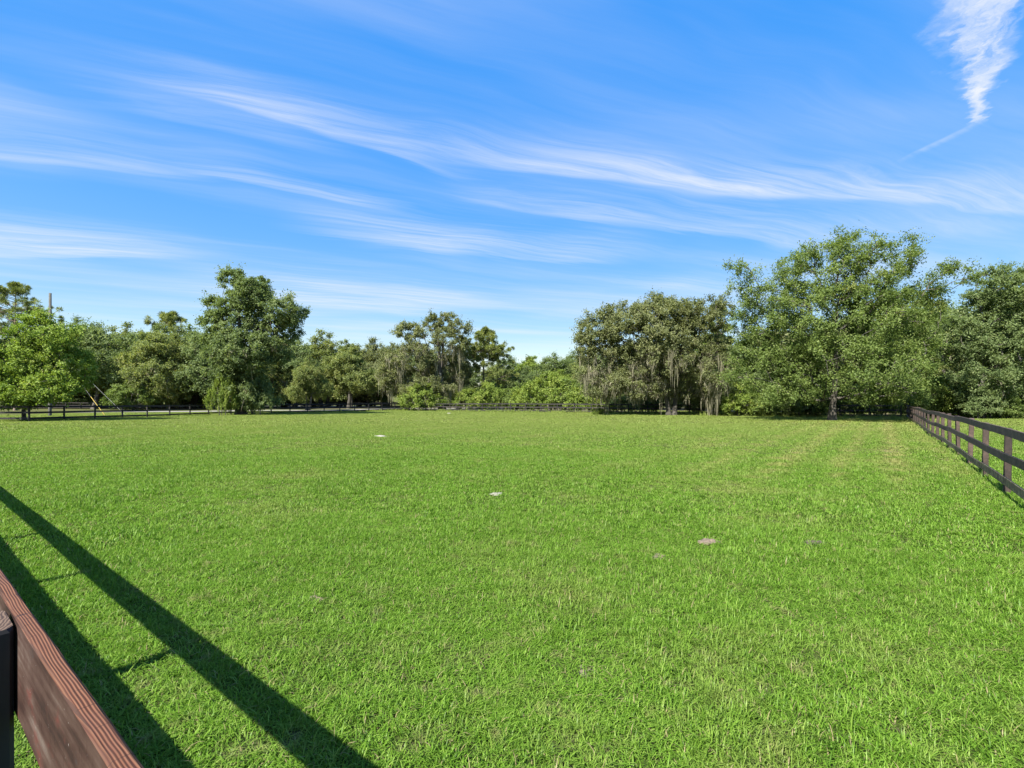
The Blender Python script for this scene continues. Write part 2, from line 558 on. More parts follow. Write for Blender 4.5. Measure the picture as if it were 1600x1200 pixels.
def grass_material():
    m, t, o = new_mat('grass_blades')
    a = t.n('ShaderNodeAttribute', attribute_name='tint')
    c = lawn_colour(t, (0.056, 0.126, 0.012), (0.13, 0.248, 0.024), (0.23, 0.335, 0.065), DRY, a.outputs['Fac'])
    straw = t.smooth(a.outputs['Fac'], 0.955, 0.97)
    c = t.mix(straw, c, (0.26, 0.23, 0.11, 1))
    d = t.n('ShaderNodeBsdfDiffuse')
    t.put(d.inputs[0], c)
    tr = t.n('ShaderNodeBsdfTranslucent')
    t.put(tr.inputs[0], t.mix(1.0, c, (1.2, 1.3, 0.7, 1), 'MULTIPLY'))
    mx = t.n('ShaderNodeMixShader')
    mx.inputs[0].default_value = 0.35
    t.nt.links.new(d.outputs[0], mx.inputs[1])
    t.nt.links.new(tr.outputs[0], mx.inputs[2])
    gl = t.n('ShaderNodeBsdfGlossy')
    gl.inputs['Roughness'].default_value = 0.42
    m2 = t.n('ShaderNodeMixShader')
    m2.inputs[0].default_value = 0.01
    t.nt.links.new(mx.outputs[0], m2.inputs[1])
    t.nt.links.new(gl.outputs[0], m2.inputs[2])
    t.nt.links.new(m2.outputs[0], o.inputs[0])
    return m


M['grass'] = grass_material()


def ground_material():
    m, t, o = new_mat('turf_ground')
    g = t.n('ShaderNodeNewGeometry')
    n = t.noise(g.outputs['Position'], 9.0, 5, 0.7)
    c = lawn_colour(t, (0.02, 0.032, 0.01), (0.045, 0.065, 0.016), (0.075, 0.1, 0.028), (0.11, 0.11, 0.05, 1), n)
    b = t.n('ShaderNodeBsdfDiffuse')
    t.put(b.inputs[0], c)
    bp = t.n('ShaderNodeBump')
    bp.inputs['Strength'].default_value = 0.9
    bp.inputs['Distance'].default_value = 0.05
    t.put(bp.inputs['Height'], n)
    t.put(b.inputs['Normal'], bp.outputs[0])
    t.nt.links.new(b.outputs[0], o.inputs[0])
    return m


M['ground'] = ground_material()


def simple_noise_mat(name, c0, c1, scale=6.0, rough=0.9, bump=0.3):
    m, t, o = new_mat(name)
    g = t.n('ShaderNodeNewGeometry')
    n = t.noise(g.outputs['Position'], scale, 5, 0.65)
    b = t.n('ShaderNodeBsdfPrincipled')
    t.put(b.inputs['Base Color'], t.ramp(n, [(0.3, c0), (0.7, c1)]))
    b.inputs['Roughness'].default_value = rough
    bp = t.n('ShaderNodeBump')
    bp.inputs['Strength'].default_value = bump
    bp.inputs['Distance'].default_value = 0.02
    t.put(bp.inputs['Height'], n)
    t.put(b.inputs['Normal'], bp.outputs[0])
    t.nt.links.new(b.outputs[0], o.inputs[0])
    return m


M['sand_white'] = simple_noise_mat('white_sand', (0.2, 0.185, 0.15), (0.34, 0.315, 0.265), 14)
M['sand_tan'] = simple_noise_mat('pinkish_sand', (0.085, 0.065, 0.045), (0.18, 0.14, 0.1), 30)
M['sand_grey'] = simple_noise_mat('grey_brown_soil', (0.05, 0.038, 0.026), (0.13, 0.105, 0.078), 45, 0.95, 0.9)
M['lane'] = simple_noise_mat('sandy_lane', (0.15, 0.14, 0.12), (0.26, 0.245, 0.22), 1.2)
M['leaf_litter'] = simple_noise_mat('leaf_litter', (0.05, 0.045, 0.025), (0.13, 0.115, 0.06), 1.4)
M['pole'] = simple_noise_mat('grey_pole_wood', (0.055, 0.055, 0.048), (0.11, 0.11, 0.095), 5)
M['yellow'] = simple_noise_mat('yellow_plastic', (0.4, 0.28, 0.03), (0.5, 0.36, 0.04), 4, 0.5, 0.0)
M['steel'] = simple_noise_mat('galvanised_steel', (0.4, 0.4, 0.38), (0.55, 0.55, 0.52), 4, 0.4, 0.0)

# ------------------------------------------------------------------ ground
ys = np.unique(np.concatenate([np.linspace(-60, -6, 12), np.linspace(-6, 30, 73), np.linspace(30, 150, 81), np.array([200, 300, 500, 900, 1800, 3500])]))
xs = np.unique(np.concatenate([np.linspace(-12, 14, 53), np.linspace(-130, -12, 80), np.linspace(14, 130, 80), np.array([-3500, -1500, -700, -350, -200, 200, 350, 700, 1500, 3500])]))
gx, gy = np.meshgrid(xs, ys)
gv = np.stack([gx, gy, gz(gx, gy)], -1).reshape(-1, 3)
nx, ny = len(xs), len(ys)
ii, jj = np.meshgrid(np.arange(nx - 1), np.arange(ny - 1))
b0 = (jj * nx + ii).ravel()
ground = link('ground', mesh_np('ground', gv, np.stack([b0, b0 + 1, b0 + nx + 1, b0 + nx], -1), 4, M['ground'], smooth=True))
tag(ground, 'green mown turf of the paddock running out to the trees', 'ground', kind='structure')


def strip(name, pts, width, mat, lift, label, cat, n=40):
    pts = np.array(pts, float)
    seg = np.linalg.norm(np.diff(pts, axis=0), axis=1)
    cum = np.concatenate([[0], np.cumsum(seg)])
    s = np.linspace(0, cum[-1], n)
    c = np.stack([np.interp(s, cum, pts[:, k]) for k in range(2)], -1)
    d = unit(np.gradient(c, axis=0))
    nrm = np.stack([-d[:, 1], d[:, 0]], -1)
    V = []
    for k, off in enumerate(np.linspace(-0.5, 0.5, 7)):
        wob = width * (1 + 0.12 * np.sin(s * 0.6 + k))
        p = c + nrm * (off * wob)[:, None]
        V.append(np.column_stack([p, gz(p[:, 0], p[:, 1]) + lift + (0.02 if 0 < k < 6 else -0.01)]))
    V = np.array(V)
    idx = np.arange(7 * n).reshape(7, n)
    Fc = np.stack([idx[:-1, :-1], idx[:-1, 1:], idx[1:, 1:], idx[1:, :-1]], -1).reshape(-1, 4)
    o = link(name, mesh_np(name, V.reshape(-1, 3), Fc, 4, mat, smooth=True))
    return tag(o, label, cat, kind='structure')


strip('sandy_lane', [(-75, 62), (-52, 72), (-36, 80), (-18, 92), (0, 104), (20, 112)], 6.0, M['lane'], 0.03, 'pale sandy lane behind the paddock fence', 'lane')
strip('woodland_floor', [(-150, 120), (-60, 122), (0, 108), (30, 82), (62, 74), (110, 70)], 44, M['leaf_litter'], 0.02, 'brown leaf litter floor under the trees', 'forest floor', 60)

# ------------------------------------------------------------------ grass


def blades(n, size, length, width, tuft_n, seed, segs=2, lean=1.05):
    r = np.random.default_rng(seed)
    tc_ = r.uniform(-size / 2, size / 2, (tuft_n, 2))
    tsz = r.uniform(0.55, 1.25, tuft_n)
    ttint = r.normal(0, 0.15, tuft_n)
    tdir = r.uniform(0, 2 * math.pi, tuft_n)
    k = r.integers(0, tuft_n, n)
    spread = size / math.sqrt(tuft_n) * 0.62
    az = r.uniform(0, 2 * math.pi, n)
    off = r.normal(0, spread * 0.6, (n, 2))
    base = tc_[k] + off
    uni = r.random(n) < 0.45
    base = np.where(uni[:, None], r.uniform(-size / 2, size / 2, (n, 2)), base)
    az = np.where(r.random(n) < 0.55, np.arctan2(off[:, 1], off[:, 0]), az) + r.normal(0, 0.5, n)
    az = np.where(r.random(n) < 0.3, tdir[k] + r.normal(0, 0.5, n), az)
    L = length * tsz[k] * r.uniform(0.5, 1.3, n)
    W = width * r.uniform(0.6, 1.35, n)
    ln = np.abs(r.normal(lean, 0.35, n))
    h = np.stack([np.cos(az), np.sin(az)], -1)
    side = np.stack([-h[:, 1], h[:, 0], np.zeros(n)], -1)
    tw = r.normal(0, 0.5, n)
    side = unit(side + np.stack([h[:, 0] * tw * 0.4, h[:, 1] * tw * 0.4, tw * 0.3], -1))
    pts = []
    p = np.column_stack([base, np.full(n, -0.005)])
    pts.append(p)
    for s in range(segs):
        a = ln * (0.45 + 0.75 * s)
        d = np.column_stack([h * np.sin(a)[:, None], np.cos(a)])
        p = p + d * (L / segs)[:, None]
        pts.append(p)
    wf = [1.0, 0.85, 0.6][:segs]
    V = []
    for s in range(segs):
        V.append(pts[s] - side * (W * wf[s] / 2)[:, None])
        V.append(pts[s] + side * (W * wf[s] / 2)[:, None])
    V.append(pts[-1])
    nv = 2 * segs + 1
    V = np.stack(V, 1)
    b = np.arange(n)[:, None] * nv
    Ft = []
    for s in range(segs - 1):
        q = 2 * s
        Ft.append(np.concatenate([b + q, b + q + 1, b + q + 3], 1))
        Ft.append(np.concatenate([b + q, b + q + 3, b + q + 2], 1))
    q = 2 * (segs - 1)
    Ft.append(np.concatenate([b + q, b + q + 1, b + q + 2], 1))
    tint = np.clip(0.45 + ttint[k] + r.normal(0, 0.22, n), 0, 0.94)
    tint = np.where(r.random(n) < 0.032, 1.0, tint)
    Fa = np.concatenate(Ft, 0)
    return V.reshape(-1, 3), Fa, np.tile(tint, len(Ft))


LOD = [  # max distance, cell, blades, length, width, tufts, segs
    (6.5, 0.9, 11000, 0.075, 0.0058, 230, 3),
    (16.0, 1.3, 8500, 0.066, 0.0085, 240, 2),
    (34.0, 2.2, 7000, 0.065, 0.014, 330, 2),
    (74.0, 4.4, 9000, 0.075, 0.03, 500, 2),
]
NVAR = 4
patch_objs = []
for li, (dm, cell, nb, ln, wd, tn, sg) in enumerate(LOD):
    for v in range(NVAR):
        V, Fa, tint = blades(nb, cell * 1.2, ln, wd, tn, 100 + li * 10 + v, sg)
        me = mesh_np('grass_patch', V, Fa, 3, M['grass'], tint)
        patch_objs.append(bpy.data.objects.new('grass_patch', me))

LANE = np.array([(-75, 62), (-52, 72), (-36, 80), (-18, 92), (0, 104), (20, 112)], float)


def on_lane(x, y):
    d = 1e9
    for a, b in zip(LANE[:-1], LANE[1:]):
        ab = b - a
        t = np.clip(((x - a[0]) * ab[0] + (y - a[1]) * ab[1]) / (ab @ ab), 0, 1)
        d = min(d, math.hypot(x - a[0] - t * ab[0], y - a[1] - t * ab[1]))
    return d < 4.6


P_, I_, R_, S_ = [], [], [], []
prev = 0.0
for li, (dm, cell, *_r) in enumerate(LOD):
    nmax = int(dm * 1.25 / cell) + 2
    for iy in range(-int(4 / cell) - 2, nmax):
        for ix in range(-nmax - 2, nmax + 3):
            x, y = (ix + 0.5) * cell, (iy + 0.5) * cell
            d = math.hypot(x, y) * (0.92 + 0.0 * x)
            if not (prev - 0.55 * cell <= d < dm + 0.45 * cell):
                continue
            if y < -3.0 or abs(x) > 1.28 * max(y, 0) + 4.0:
                continue
            if li == 3 and on_lane(x, y):
                continue
            x += rng.uniform(-0.1, 0.1) * cell
            y += rng.uniform(-0.1, 0.1) * cell
            P_.append((x, y, float(gz(x, y))))
            I_.append(li * NVAR + int(rng.integers(0, NVAR)))
            R_.append(rng.integers(0, 4) * math.pi / 2 + rng.uniform(-0.12, 0.12))
            S_.append(rng.uniform(0.75, 1.15) * (1 + 0.3 * math.sin(x * 1.9 + 2 * math.sin(y * 0.7)) * math.sin(y * 1.6 + x * 0.4)))
    prev = dm
TX, TY = [], []
for (x, y, z), tn in zip(P_, R_):
    gxx = (float(gz(x + 0.4, y)) - float(gz(x - 0.4, y))) / 0.8
    gyy = (float(gz(x, y + 0.4)) - float(gz(x, y - 0.4))) / 0.8
    lx = gxx * math.cos(tn) + gyy * math.sin(tn)
    ly = -gxx * math.sin(tn) + gyy * math.cos(tn)
    TX.append(ly)
    TY.append(-lx)
gm = bpy.data.meshes.new('grass_points')
gm.from_pydata(P_, [], [])
for nm, ty, arr in (('variant', 'INT', I_), ('turn', 'FLOAT', R_), ('tall', 'FLOAT', S_), ('tilt_x', 'FLOAT', TX), ('tilt_y', 'FLOAT', TY)):
    a = gm.attributes.new(nm, ty, 'POINT')
    a.data.foreach_set('value', np.array(arr, dtype=np.int32 if ty == 'INT' else np.float32))
gm.materials.append(M['grass'])
grass = link('grass', gm)
tag(grass, 'short mown green grass blades covering the paddock', 'grass', kind='stuff')
ng = bpy.data.node_groups.new('scatter_grass', 'GeometryNodeTree')
ng.interface.new_socket('Geometry', in_out='INPUT', socket_type='NodeSocketGeometry')
ng.interface.new_socket('Geometry', in_out='OUTPUT', socket_type='NodeSocketGeometry')
gi = ng.nodes.new('NodeGroupInput')
go = ng.nodes.new('NodeGroupOutput')
jn = ng.nodes.new('GeometryNodeJoinGeometry')


def named(nm, ty):
    nd = ng.nodes.new('GeometryNodeInputNamedAttribute')
    nd.data_type = ty
    nd.inputs[0].default_value = nm
    return nd.outputs[0]


a_var, a_turn, a_tall = named('variant', 'INT'), named('turn', 'FLOAT'), named('tall', 'FLOAT')
rot = ng.nodes.new('ShaderNodeCombineXYZ')
ng.links.new(a_turn, rot.inputs[2])
ng.links.new(named('tilt_x', 'FLOAT'), rot.inputs[0])
ng.links.new(named('tilt_y', 'FLOAT'), rot.inputs[1])
scl = ng.nodes.new('ShaderNodeCombineXYZ')
scl.inputs[0].default_value = 1
scl.inputs[1].default_value = 1
ng.links.new(a_tall, scl.inputs[2])
for k, po in enumerate(patch_objs):
    oi = ng.nodes.new('GeometryNodeObjectInfo')
    oi.inputs['Object'].default_value = po
    cmp = ng.nodes.new('FunctionNodeCompare')
    cmp.data_type = 'INT'
    cmp.operation = 'EQUAL'
    ints = [s for s in cmp.inputs if s.type == 'INT']
    ng.links.new(a_var, ints[0])
    ints[1].default_value = k
    ip = ng.nodes.new('GeometryNodeInstanceOnPoints')
    ng.links.new(gi.outputs[0], ip.inputs['Points'])
    ng.links.new(cmp.outputs[0], ip.inputs['Selection'])
    ng.links.new(oi.outputs['Geometry'], ip.inputs['Instance'])
    ng.links.new(rot.outputs[0], ip.inputs['Rotation'])
    ng.links.new(scl.outputs[0], ip.inputs['Scale'])
    ng.links.new(ip.outputs[0], jn.inputs[0])
ng.links.new(jn.outputs[0], go.inputs[0])
md = grass.modifiers.new('scatter', 'NODES')
md.node_group = ng


# ------------------------------------------------------------------ fences
def board_mesh(name, mat, bev=0.06, segs=4, warp=0.0, seed=0):
    """unit board: x 0..1 along, y -0.5..0.5 thick, z -0.5..0.5 high"""
    r = random.Random(seed)
    bm = bmesh.new()
    rings = []
    for k in range(segs + 1):
        x = k / segs
        o = r.uniform(-warp, warp) if 0 < k < segs else 0
        ring = []
        for y, z in ((-0.5, -0.5 + bev), (-0.5, 0.5 - bev), (-0.5 + bev * 2, 0.5), (0.5 - bev * 2, 0.5), (0.5, 0.5 - bev), (0.5, -0.5 + bev), (0.5 - bev * 2, -0.5), (-0.5 + bev * 2, -0.5)):
            ring.append(bm.verts.new((x, y, z + o)))
        rings.append(ring)
    for a, b in zip(rings[:-1], rings[1:]):
        for i in range(8):
            j = (i + 1) % 8
            bm.faces.new((a[i], a[j], b[j], b[i]))
    bm.faces.new(rings[0][::-1])
    bm.faces.new(rings[-1])
    bmesh.ops.recalc_face_normals(bm, faces=bm.faces)
    me = bpy.data.meshes.new(name)
    bm.to_mesh(me)
    bm.free()
    me.materials.append(mat)
    return me


def post_mesh(name, mat, w, h, seed):
    """square post, a little worn, with a slightly sloped sawn top; stands from -0.3 to h"""
    r = random.Random(seed)
    bm = bmesh.new()
    rings = []
    for z in (-0.3, 0.0, h * 0.5, h - 0.008, h):
        s = w / 2 * (1.0 if z < h else 0.93)
        ring = []
        for x, y in ((-1, -0.8), (-0.8, -1), (0.8, -1), (1, -0.8), (1, 0.8), (0.8, 1), (-0.8, 1), (-1, 0.8)):
            ring.append(bm.verts.new((x * s + r.uniform(-1, 1) * 0.002, y * s + r.uniform(-1, 1) * 0.002, z + (x * 0.006 if z >= h - 0.01 else 0))))
        rings.append(ring)
    for a, b in zip(rings[:-1], rings[1:]):
        for i in range(8):
            j = (i + 1) % 8
            bm.faces.new((a[i], a[j], b[j], b[i]))
    bm.faces.new(rings[0][::-1])
    bm.faces.new(rings[-1])
    bmesh.ops.recalc_face_normals(bm, faces=bm.faces)
    me = bpy.data.meshes.new(name)
    bm.to_mesh(me)
    bm.free()
    me.materials.append(mat)
    return me


def rail_between(root, me, a, b, th, hh, name='rail'):
    """place the unit board between two world points"""
    a, b = Vector(a), Vector(b)
    d = b - a
    L = d.length
    x = d.normalized()
    y = Vector((0, 0, 1)).cross(x).normalized()
    z = x.cross(y)
    o = link(name, me, root)
    mat = Matrix(((x.x * L, y.x * th, z.x * hh, a.x), (x.y * L, y.y * th, z.y * hh, a.y), (x.z * L, y.z * th, z.z * hh, a.z), (0, 0, 0, 1)))
    mat = Matrix.Translation(-root.location) @ mat
    o.matrix_basis = mat
    return o


RAIL_FRAC = (0.187, 0.567, 0.937)       # centre heights of the three boards, as parts of the fence height


def fence(name, label, line, H, side, rail_mats, post_mat, seed, spacing=2.44, pw=0.105, hh=0.15, th=0.03, bays=2, end_post=True, detail=3):
    r = random.Random(seed)
    p0 = line[0]
    root = empty(name, (p0[0], p0[1], float(gz(p0[0], p0[1]))))
    tag(root, label, 'fence', 'plank fences round the paddock')
    pms = [post_mesh('post', post_mat, pw, H, seed * 10 + k) for k in range(3)]
    rms = {}
    for m_ in set(rail_mats):
        rms[m_] = [board_mesh('rail', M[m_], 0.05, detail, 0.09, seed * 7 + k) for k in range(3)]
    for a, b in zip(line[:-1], line[1:]):
        a, b = np.array(a, float), np.array(b, float)
        L = np.linalg.norm(b - a)
        n = max(1, round(L / spacing))
        d = (b - a) / L
        nrm = np.array((-d[1], d[0])) * side
        zz = []
        for k in range(n + 1):
            p = a + d * L * k / n
            z = float(gz(p[0], p[1])) + r.uniform(-0.015, 0.015)
            zz.append((p, z))
            if k == n and not end_post:
                continue
            o = link('post', r.choice(pms), root)
            o.location = Vector((p[0], p[1], z)) - root.location
            o.rotation_euler = (r.uniform(-0.035, 0.035), r.uniform(-0.035, 0.035), math.atan2(d[1], d[0]) + r.uniform(-0.05, 0.05))
        for ri, fr in enumerate(RAIL_FRAC):
            k = 0 if ri != 1 else -1
            while k < n:
                k0, k1 = max(k, 0), min(k + bays, n)
                (pa, za), (pb, zb) = zz[k0], zz[k1]
                off = nrm * (pw / 2 + th / 2 + 0.003)
                g0, g1 = pa + off + d * 0.004, pb + off - d * 0.004
                j = r.uniform(-0.02, 0.02)
                rail_between(root, r.choice(rms[rail_mats[ri]]), (*g0, za + H * fr + j), (*g1, zb + H * fr + j + r.uniform(-0.018, 0.018)), th, hh)
                k += bays
    return root


# long fence on the right: from the near corner to the far corner of the paddock
C_NEAR = FENCE_P0 - FENCE_D * 12.6
C_RIGHT = FENCE_P0 + FENCE_D * 46.9
C_FAR = np.array((-16.8, 79.6))
fence('plank_fence', 'dark brown three-board fence receding along the right side of the paddock', [tuple(C_NEAR), tuple(C_RIGHT)], 1.22, 1,
      ('rail_low', 'rail', 'rail'), M['post'], 3)
fence('plank_fence', 'dark three-board fence across the far side, in front of the mossy oaks', [tuple(C_RIGHT + np.array((-0.4, 0.25))), tuple(C_FAR)], 1.22, 1,
      ('black_rail', 'black_rail', 'black_rail'), M['black_rail'], 4, detail=1)
fence('plank_fence', 'black three-board fence at the far left, under the tall oak and young maple',
      [(-16.9, 79.2), (-30.2, 61.8), (-34.6, 56.2), (-38.2, 39.0), (-52, 36.5)], 1.22, 1, ('black_rail',) * 3, M['black_rail'], 5, detail=1)
fence('plank_fence', 'distant black fence across the sandy lane in the shade of the woods',
      [(-100, 92), (-60, 97), (-20, 106), (4, 118)], 1.22, 1, ('black_rail',) * 3, M['black_rail'], 6, detail=1, spacing=2.6)


def near_fence():
    n = np.array((0.612, 0.791))
    d = np.array((-0.791, 0.612))
    H, th, hh = 1.25, 0.027, 0.195
    root = empty('plank_fence', (0.0, 0.0, float(gz(0, 0))))
    tag(root, 'worn red-brown fence in the near corner, its top board crossing close to the camera', 'fence', 'plank fences round the paddock')
    out_off = 0.2
    t_posts = [-3.46, -1.02, 1.42, 3.86, 6.3, 8.74, 11.18, 13.62, 16.06, 18.5, 20.94]

    def board(t0, t1, zc, mat, nseg, seed):
        r = random.Random(seed)
        L = t1 - t0
        bm = bmesh.new()
        prof = []
        bv = 0.004
        for y, z in ((-th / 2, -hh / 2 + bv), (-th / 2, hh / 2 - bv), (-th / 2 + bv, hh / 2), (th / 2 - bv, hh / 2), (th / 2, hh / 2 - bv), (th / 2, -hh / 2 + bv), (th / 2 - bv, -hh / 2), (-th / 2 + bv, -hh / 2)):
            prof.append((y, z))
        rings = []
        for k in range(nseg + 1):
            x = L * k / nseg
            wob = 0.0012 * math.sin(x * 5 + seed) + r.uniform(-0.0006, 0.0006)
            rings.append([bm.verts.new((x, y + wob * 0.5 + r.uniform(-0.0005, 0.0005), z + wob + r.uniform(-0.0005, 0.0005))) for y, z in prof])
        for a, b in zip(rings[:-1], rings[1:]):
            for i in range(8):
                j = (i + 1) % 8
                bm.faces.new((a[i], a[j], b[j], b[i]))
        bm.faces.new(rings[0][::-1])
        bm.faces.new(rings[-1])
        bmesh.ops.recalc_face_normals(bm, faces=bm.faces)
        me = bpy.data.meshes.new('rail')
        bm.to_mesh(me)
        bm.free()
        me.materials.append(mat)
        o = link('rail', me, root)
        c = n * (out_off - th / 2) + d * t0
        o.matrix_basis = Matrix.Translation(Vector((c[0], c[1], zc)) - root.location) @ Matrix.Rotation(math.atan2(d[1], d[0]), 4, 'Z')

    for ri, zc in enumerate((0.37, 0.615, H - hh / 2)):
        ks = (0, 1, 3, 5, 7, 9, 10) if ri != 1 else (0, 2, 4, 6, 8, 10)
        for a, b in zip(ks[:-1], ks[1:]):
            board(t_posts[a] + 0.003, t_posts[b] - 0.003, zc, M['near_wood'], 60 if ri == 2 else 12, ri * 10 + a)
    pm = post_mesh('post', M['near_post'], 0.1, 1.28, 55)
    for t in t_posts:
        c = n * (out_off - th - 0.053) + d * t
        o = link('post', pm, root)
        o.location = Vector((c[0], c[1], float(gz(c[0], c[1])))) - root.location
        o.rotation_euler = (0, 0, math.atan2(d[1], d[0]))
    return root


near_fence()


# ------------------------------------------------------------------ trees
def leaf_quads(C, D, N, ln, wd, r):
    """folded rhombic leaves: centre C, direction D, normal N"""
    n = len(C)
    D = unit(D)
    B = unit(np.cross(N, D))
    Nn = np.cross(D, B)
    L = (ln * r.uniform(0.6, 1.35, n))[:, None]
    W = (wd * r.uniform(0.65, 1.3, n))[:, None]
    fold = W * r.uniform(-0.05, 0.35, (n, 1))
    bend = L * r.uniform(-0.05, 0.25, (n, 1))
    V = np.stack([C - D * L * 0.5, C + B * W * 0.5 + Nn * fold, C + D * L * 0.5 - Nn * bend, C - B * W * 0.5 + Nn * fold], 1)
    return V.reshape(-1, 3)


def quad_faces(n):
    return np.arange(n * 4).reshape(n, 4)


def rand_dirs(r, n):
    return unit(r.normal(0, 1, (n, 3)))


def sprays(r, centers, radii, crown_c, n_leaves, ln, wd, twigs=8, flat=0.75, up=0.2, outward=0.7, jit=0.15, ctint=None):
    nc = len(centers)
    w = radii ** 2
    k = r.choice(nc, n_leaves, p=w / w.sum())
    tdirs = rand_dirs(r, nc * twigs).reshape(nc, twigs, 3)
    outv = unit(centers - crown_c)
    tdirs = unit(tdirs + outward * outv[:, None, :] + np.array((0, 0, up)))
    tl = r.uniform(0.45, 1.0, (nc, twigs)) * np.where(r.random((nc, twigs)) < 0.2, 1.5, 1.0)
    j = r.integers(0, twigs, n_leaves)
    td = tdirs[k, j]
    s = r.random(n_leaves) ** 0.65 * tl[k, j]
    R_k = radii[k]
    pos = centers[k] + td * (s * R_k)[:, None] * np.array((1, 1, flat)) + r.normal(0, 1, (n_leaves, 3)) * (jit * R_k * (0.6 + 0.6 * s))[:, None]
    D = td * 0.8 + rand_dirs(r, n_leaves) * 0.9 + np.array((0, 0, -0.15))
    N = rand_dirs(r, n_leaves) * 0.9 + np.array((0, 0, 0.5)) + outv[k] * 0.8
    V = leaf_quads(pos, D, N, ln, wd, r)
    ct = r.normal(0, 0.12, nc) if ctint is None else ctint
    tint = np.clip(0.45 + ct[k] + r.normal(0, 0.16, n_leaves), 0, 1)
    return V, tint


def tubes_mesh(name, paths, mat):
    """tapered tubes: list of (points (k,3), radii (k,), sides)"""
    Vs, Fs, o = [], [], 0
    for P, rad, sd in paths:
        P = np.asarray(P, float)
        k = len(P)
        T = unit(np.gradient(P, axis=0))
        ref = np.where(np.abs(T[:, 2:3]) > 0.9, np.array([[1.0, 0, 0]]), np.array([[0, 0, 1.0]]))
        U = unit(np.cross(T, ref))
        W = np.cross(T, U)
        a = np.linspace(0, 2 * math.pi, sd, endpoint=False)
        ring = P[:, None, :] + (U[:, None, :] * np.cos(a)[None, :, None] + W[:, None, :] * np.sin(a)[None, :, None]) * np.asarray(rad)[:, None, None]
        Vs.append(ring.reshape(-1, 3))
        idx = np.arange(k * sd).reshape(k, sd) + o
        nx_ = np.roll(idx, -1, axis=1)
        Fs.append(np.stack([idx[:-1], nx_[:-1], nx_[1:], idx[1:]], -1).reshape(-1, 4))
        o += k * sd
    return mesh_np(name, np.concatenate(Vs), np.concatenate(Fs), 4, mat, smooth=True)


def lobes_px(lobes, Y, base, depth=0.85):
    """lobes given by their outline in the photograph, as ellipsoids of real size round the tree"""
    s = Y / F
    out_ = []
    for px, py, rx, ry in lobes:
        out_.append(((px - 800) * s - base[0], 0.0, CAM_H + (HORIZON - py) * s - base[2], rx * s, rx * s * depth, ry * s))
    return out_


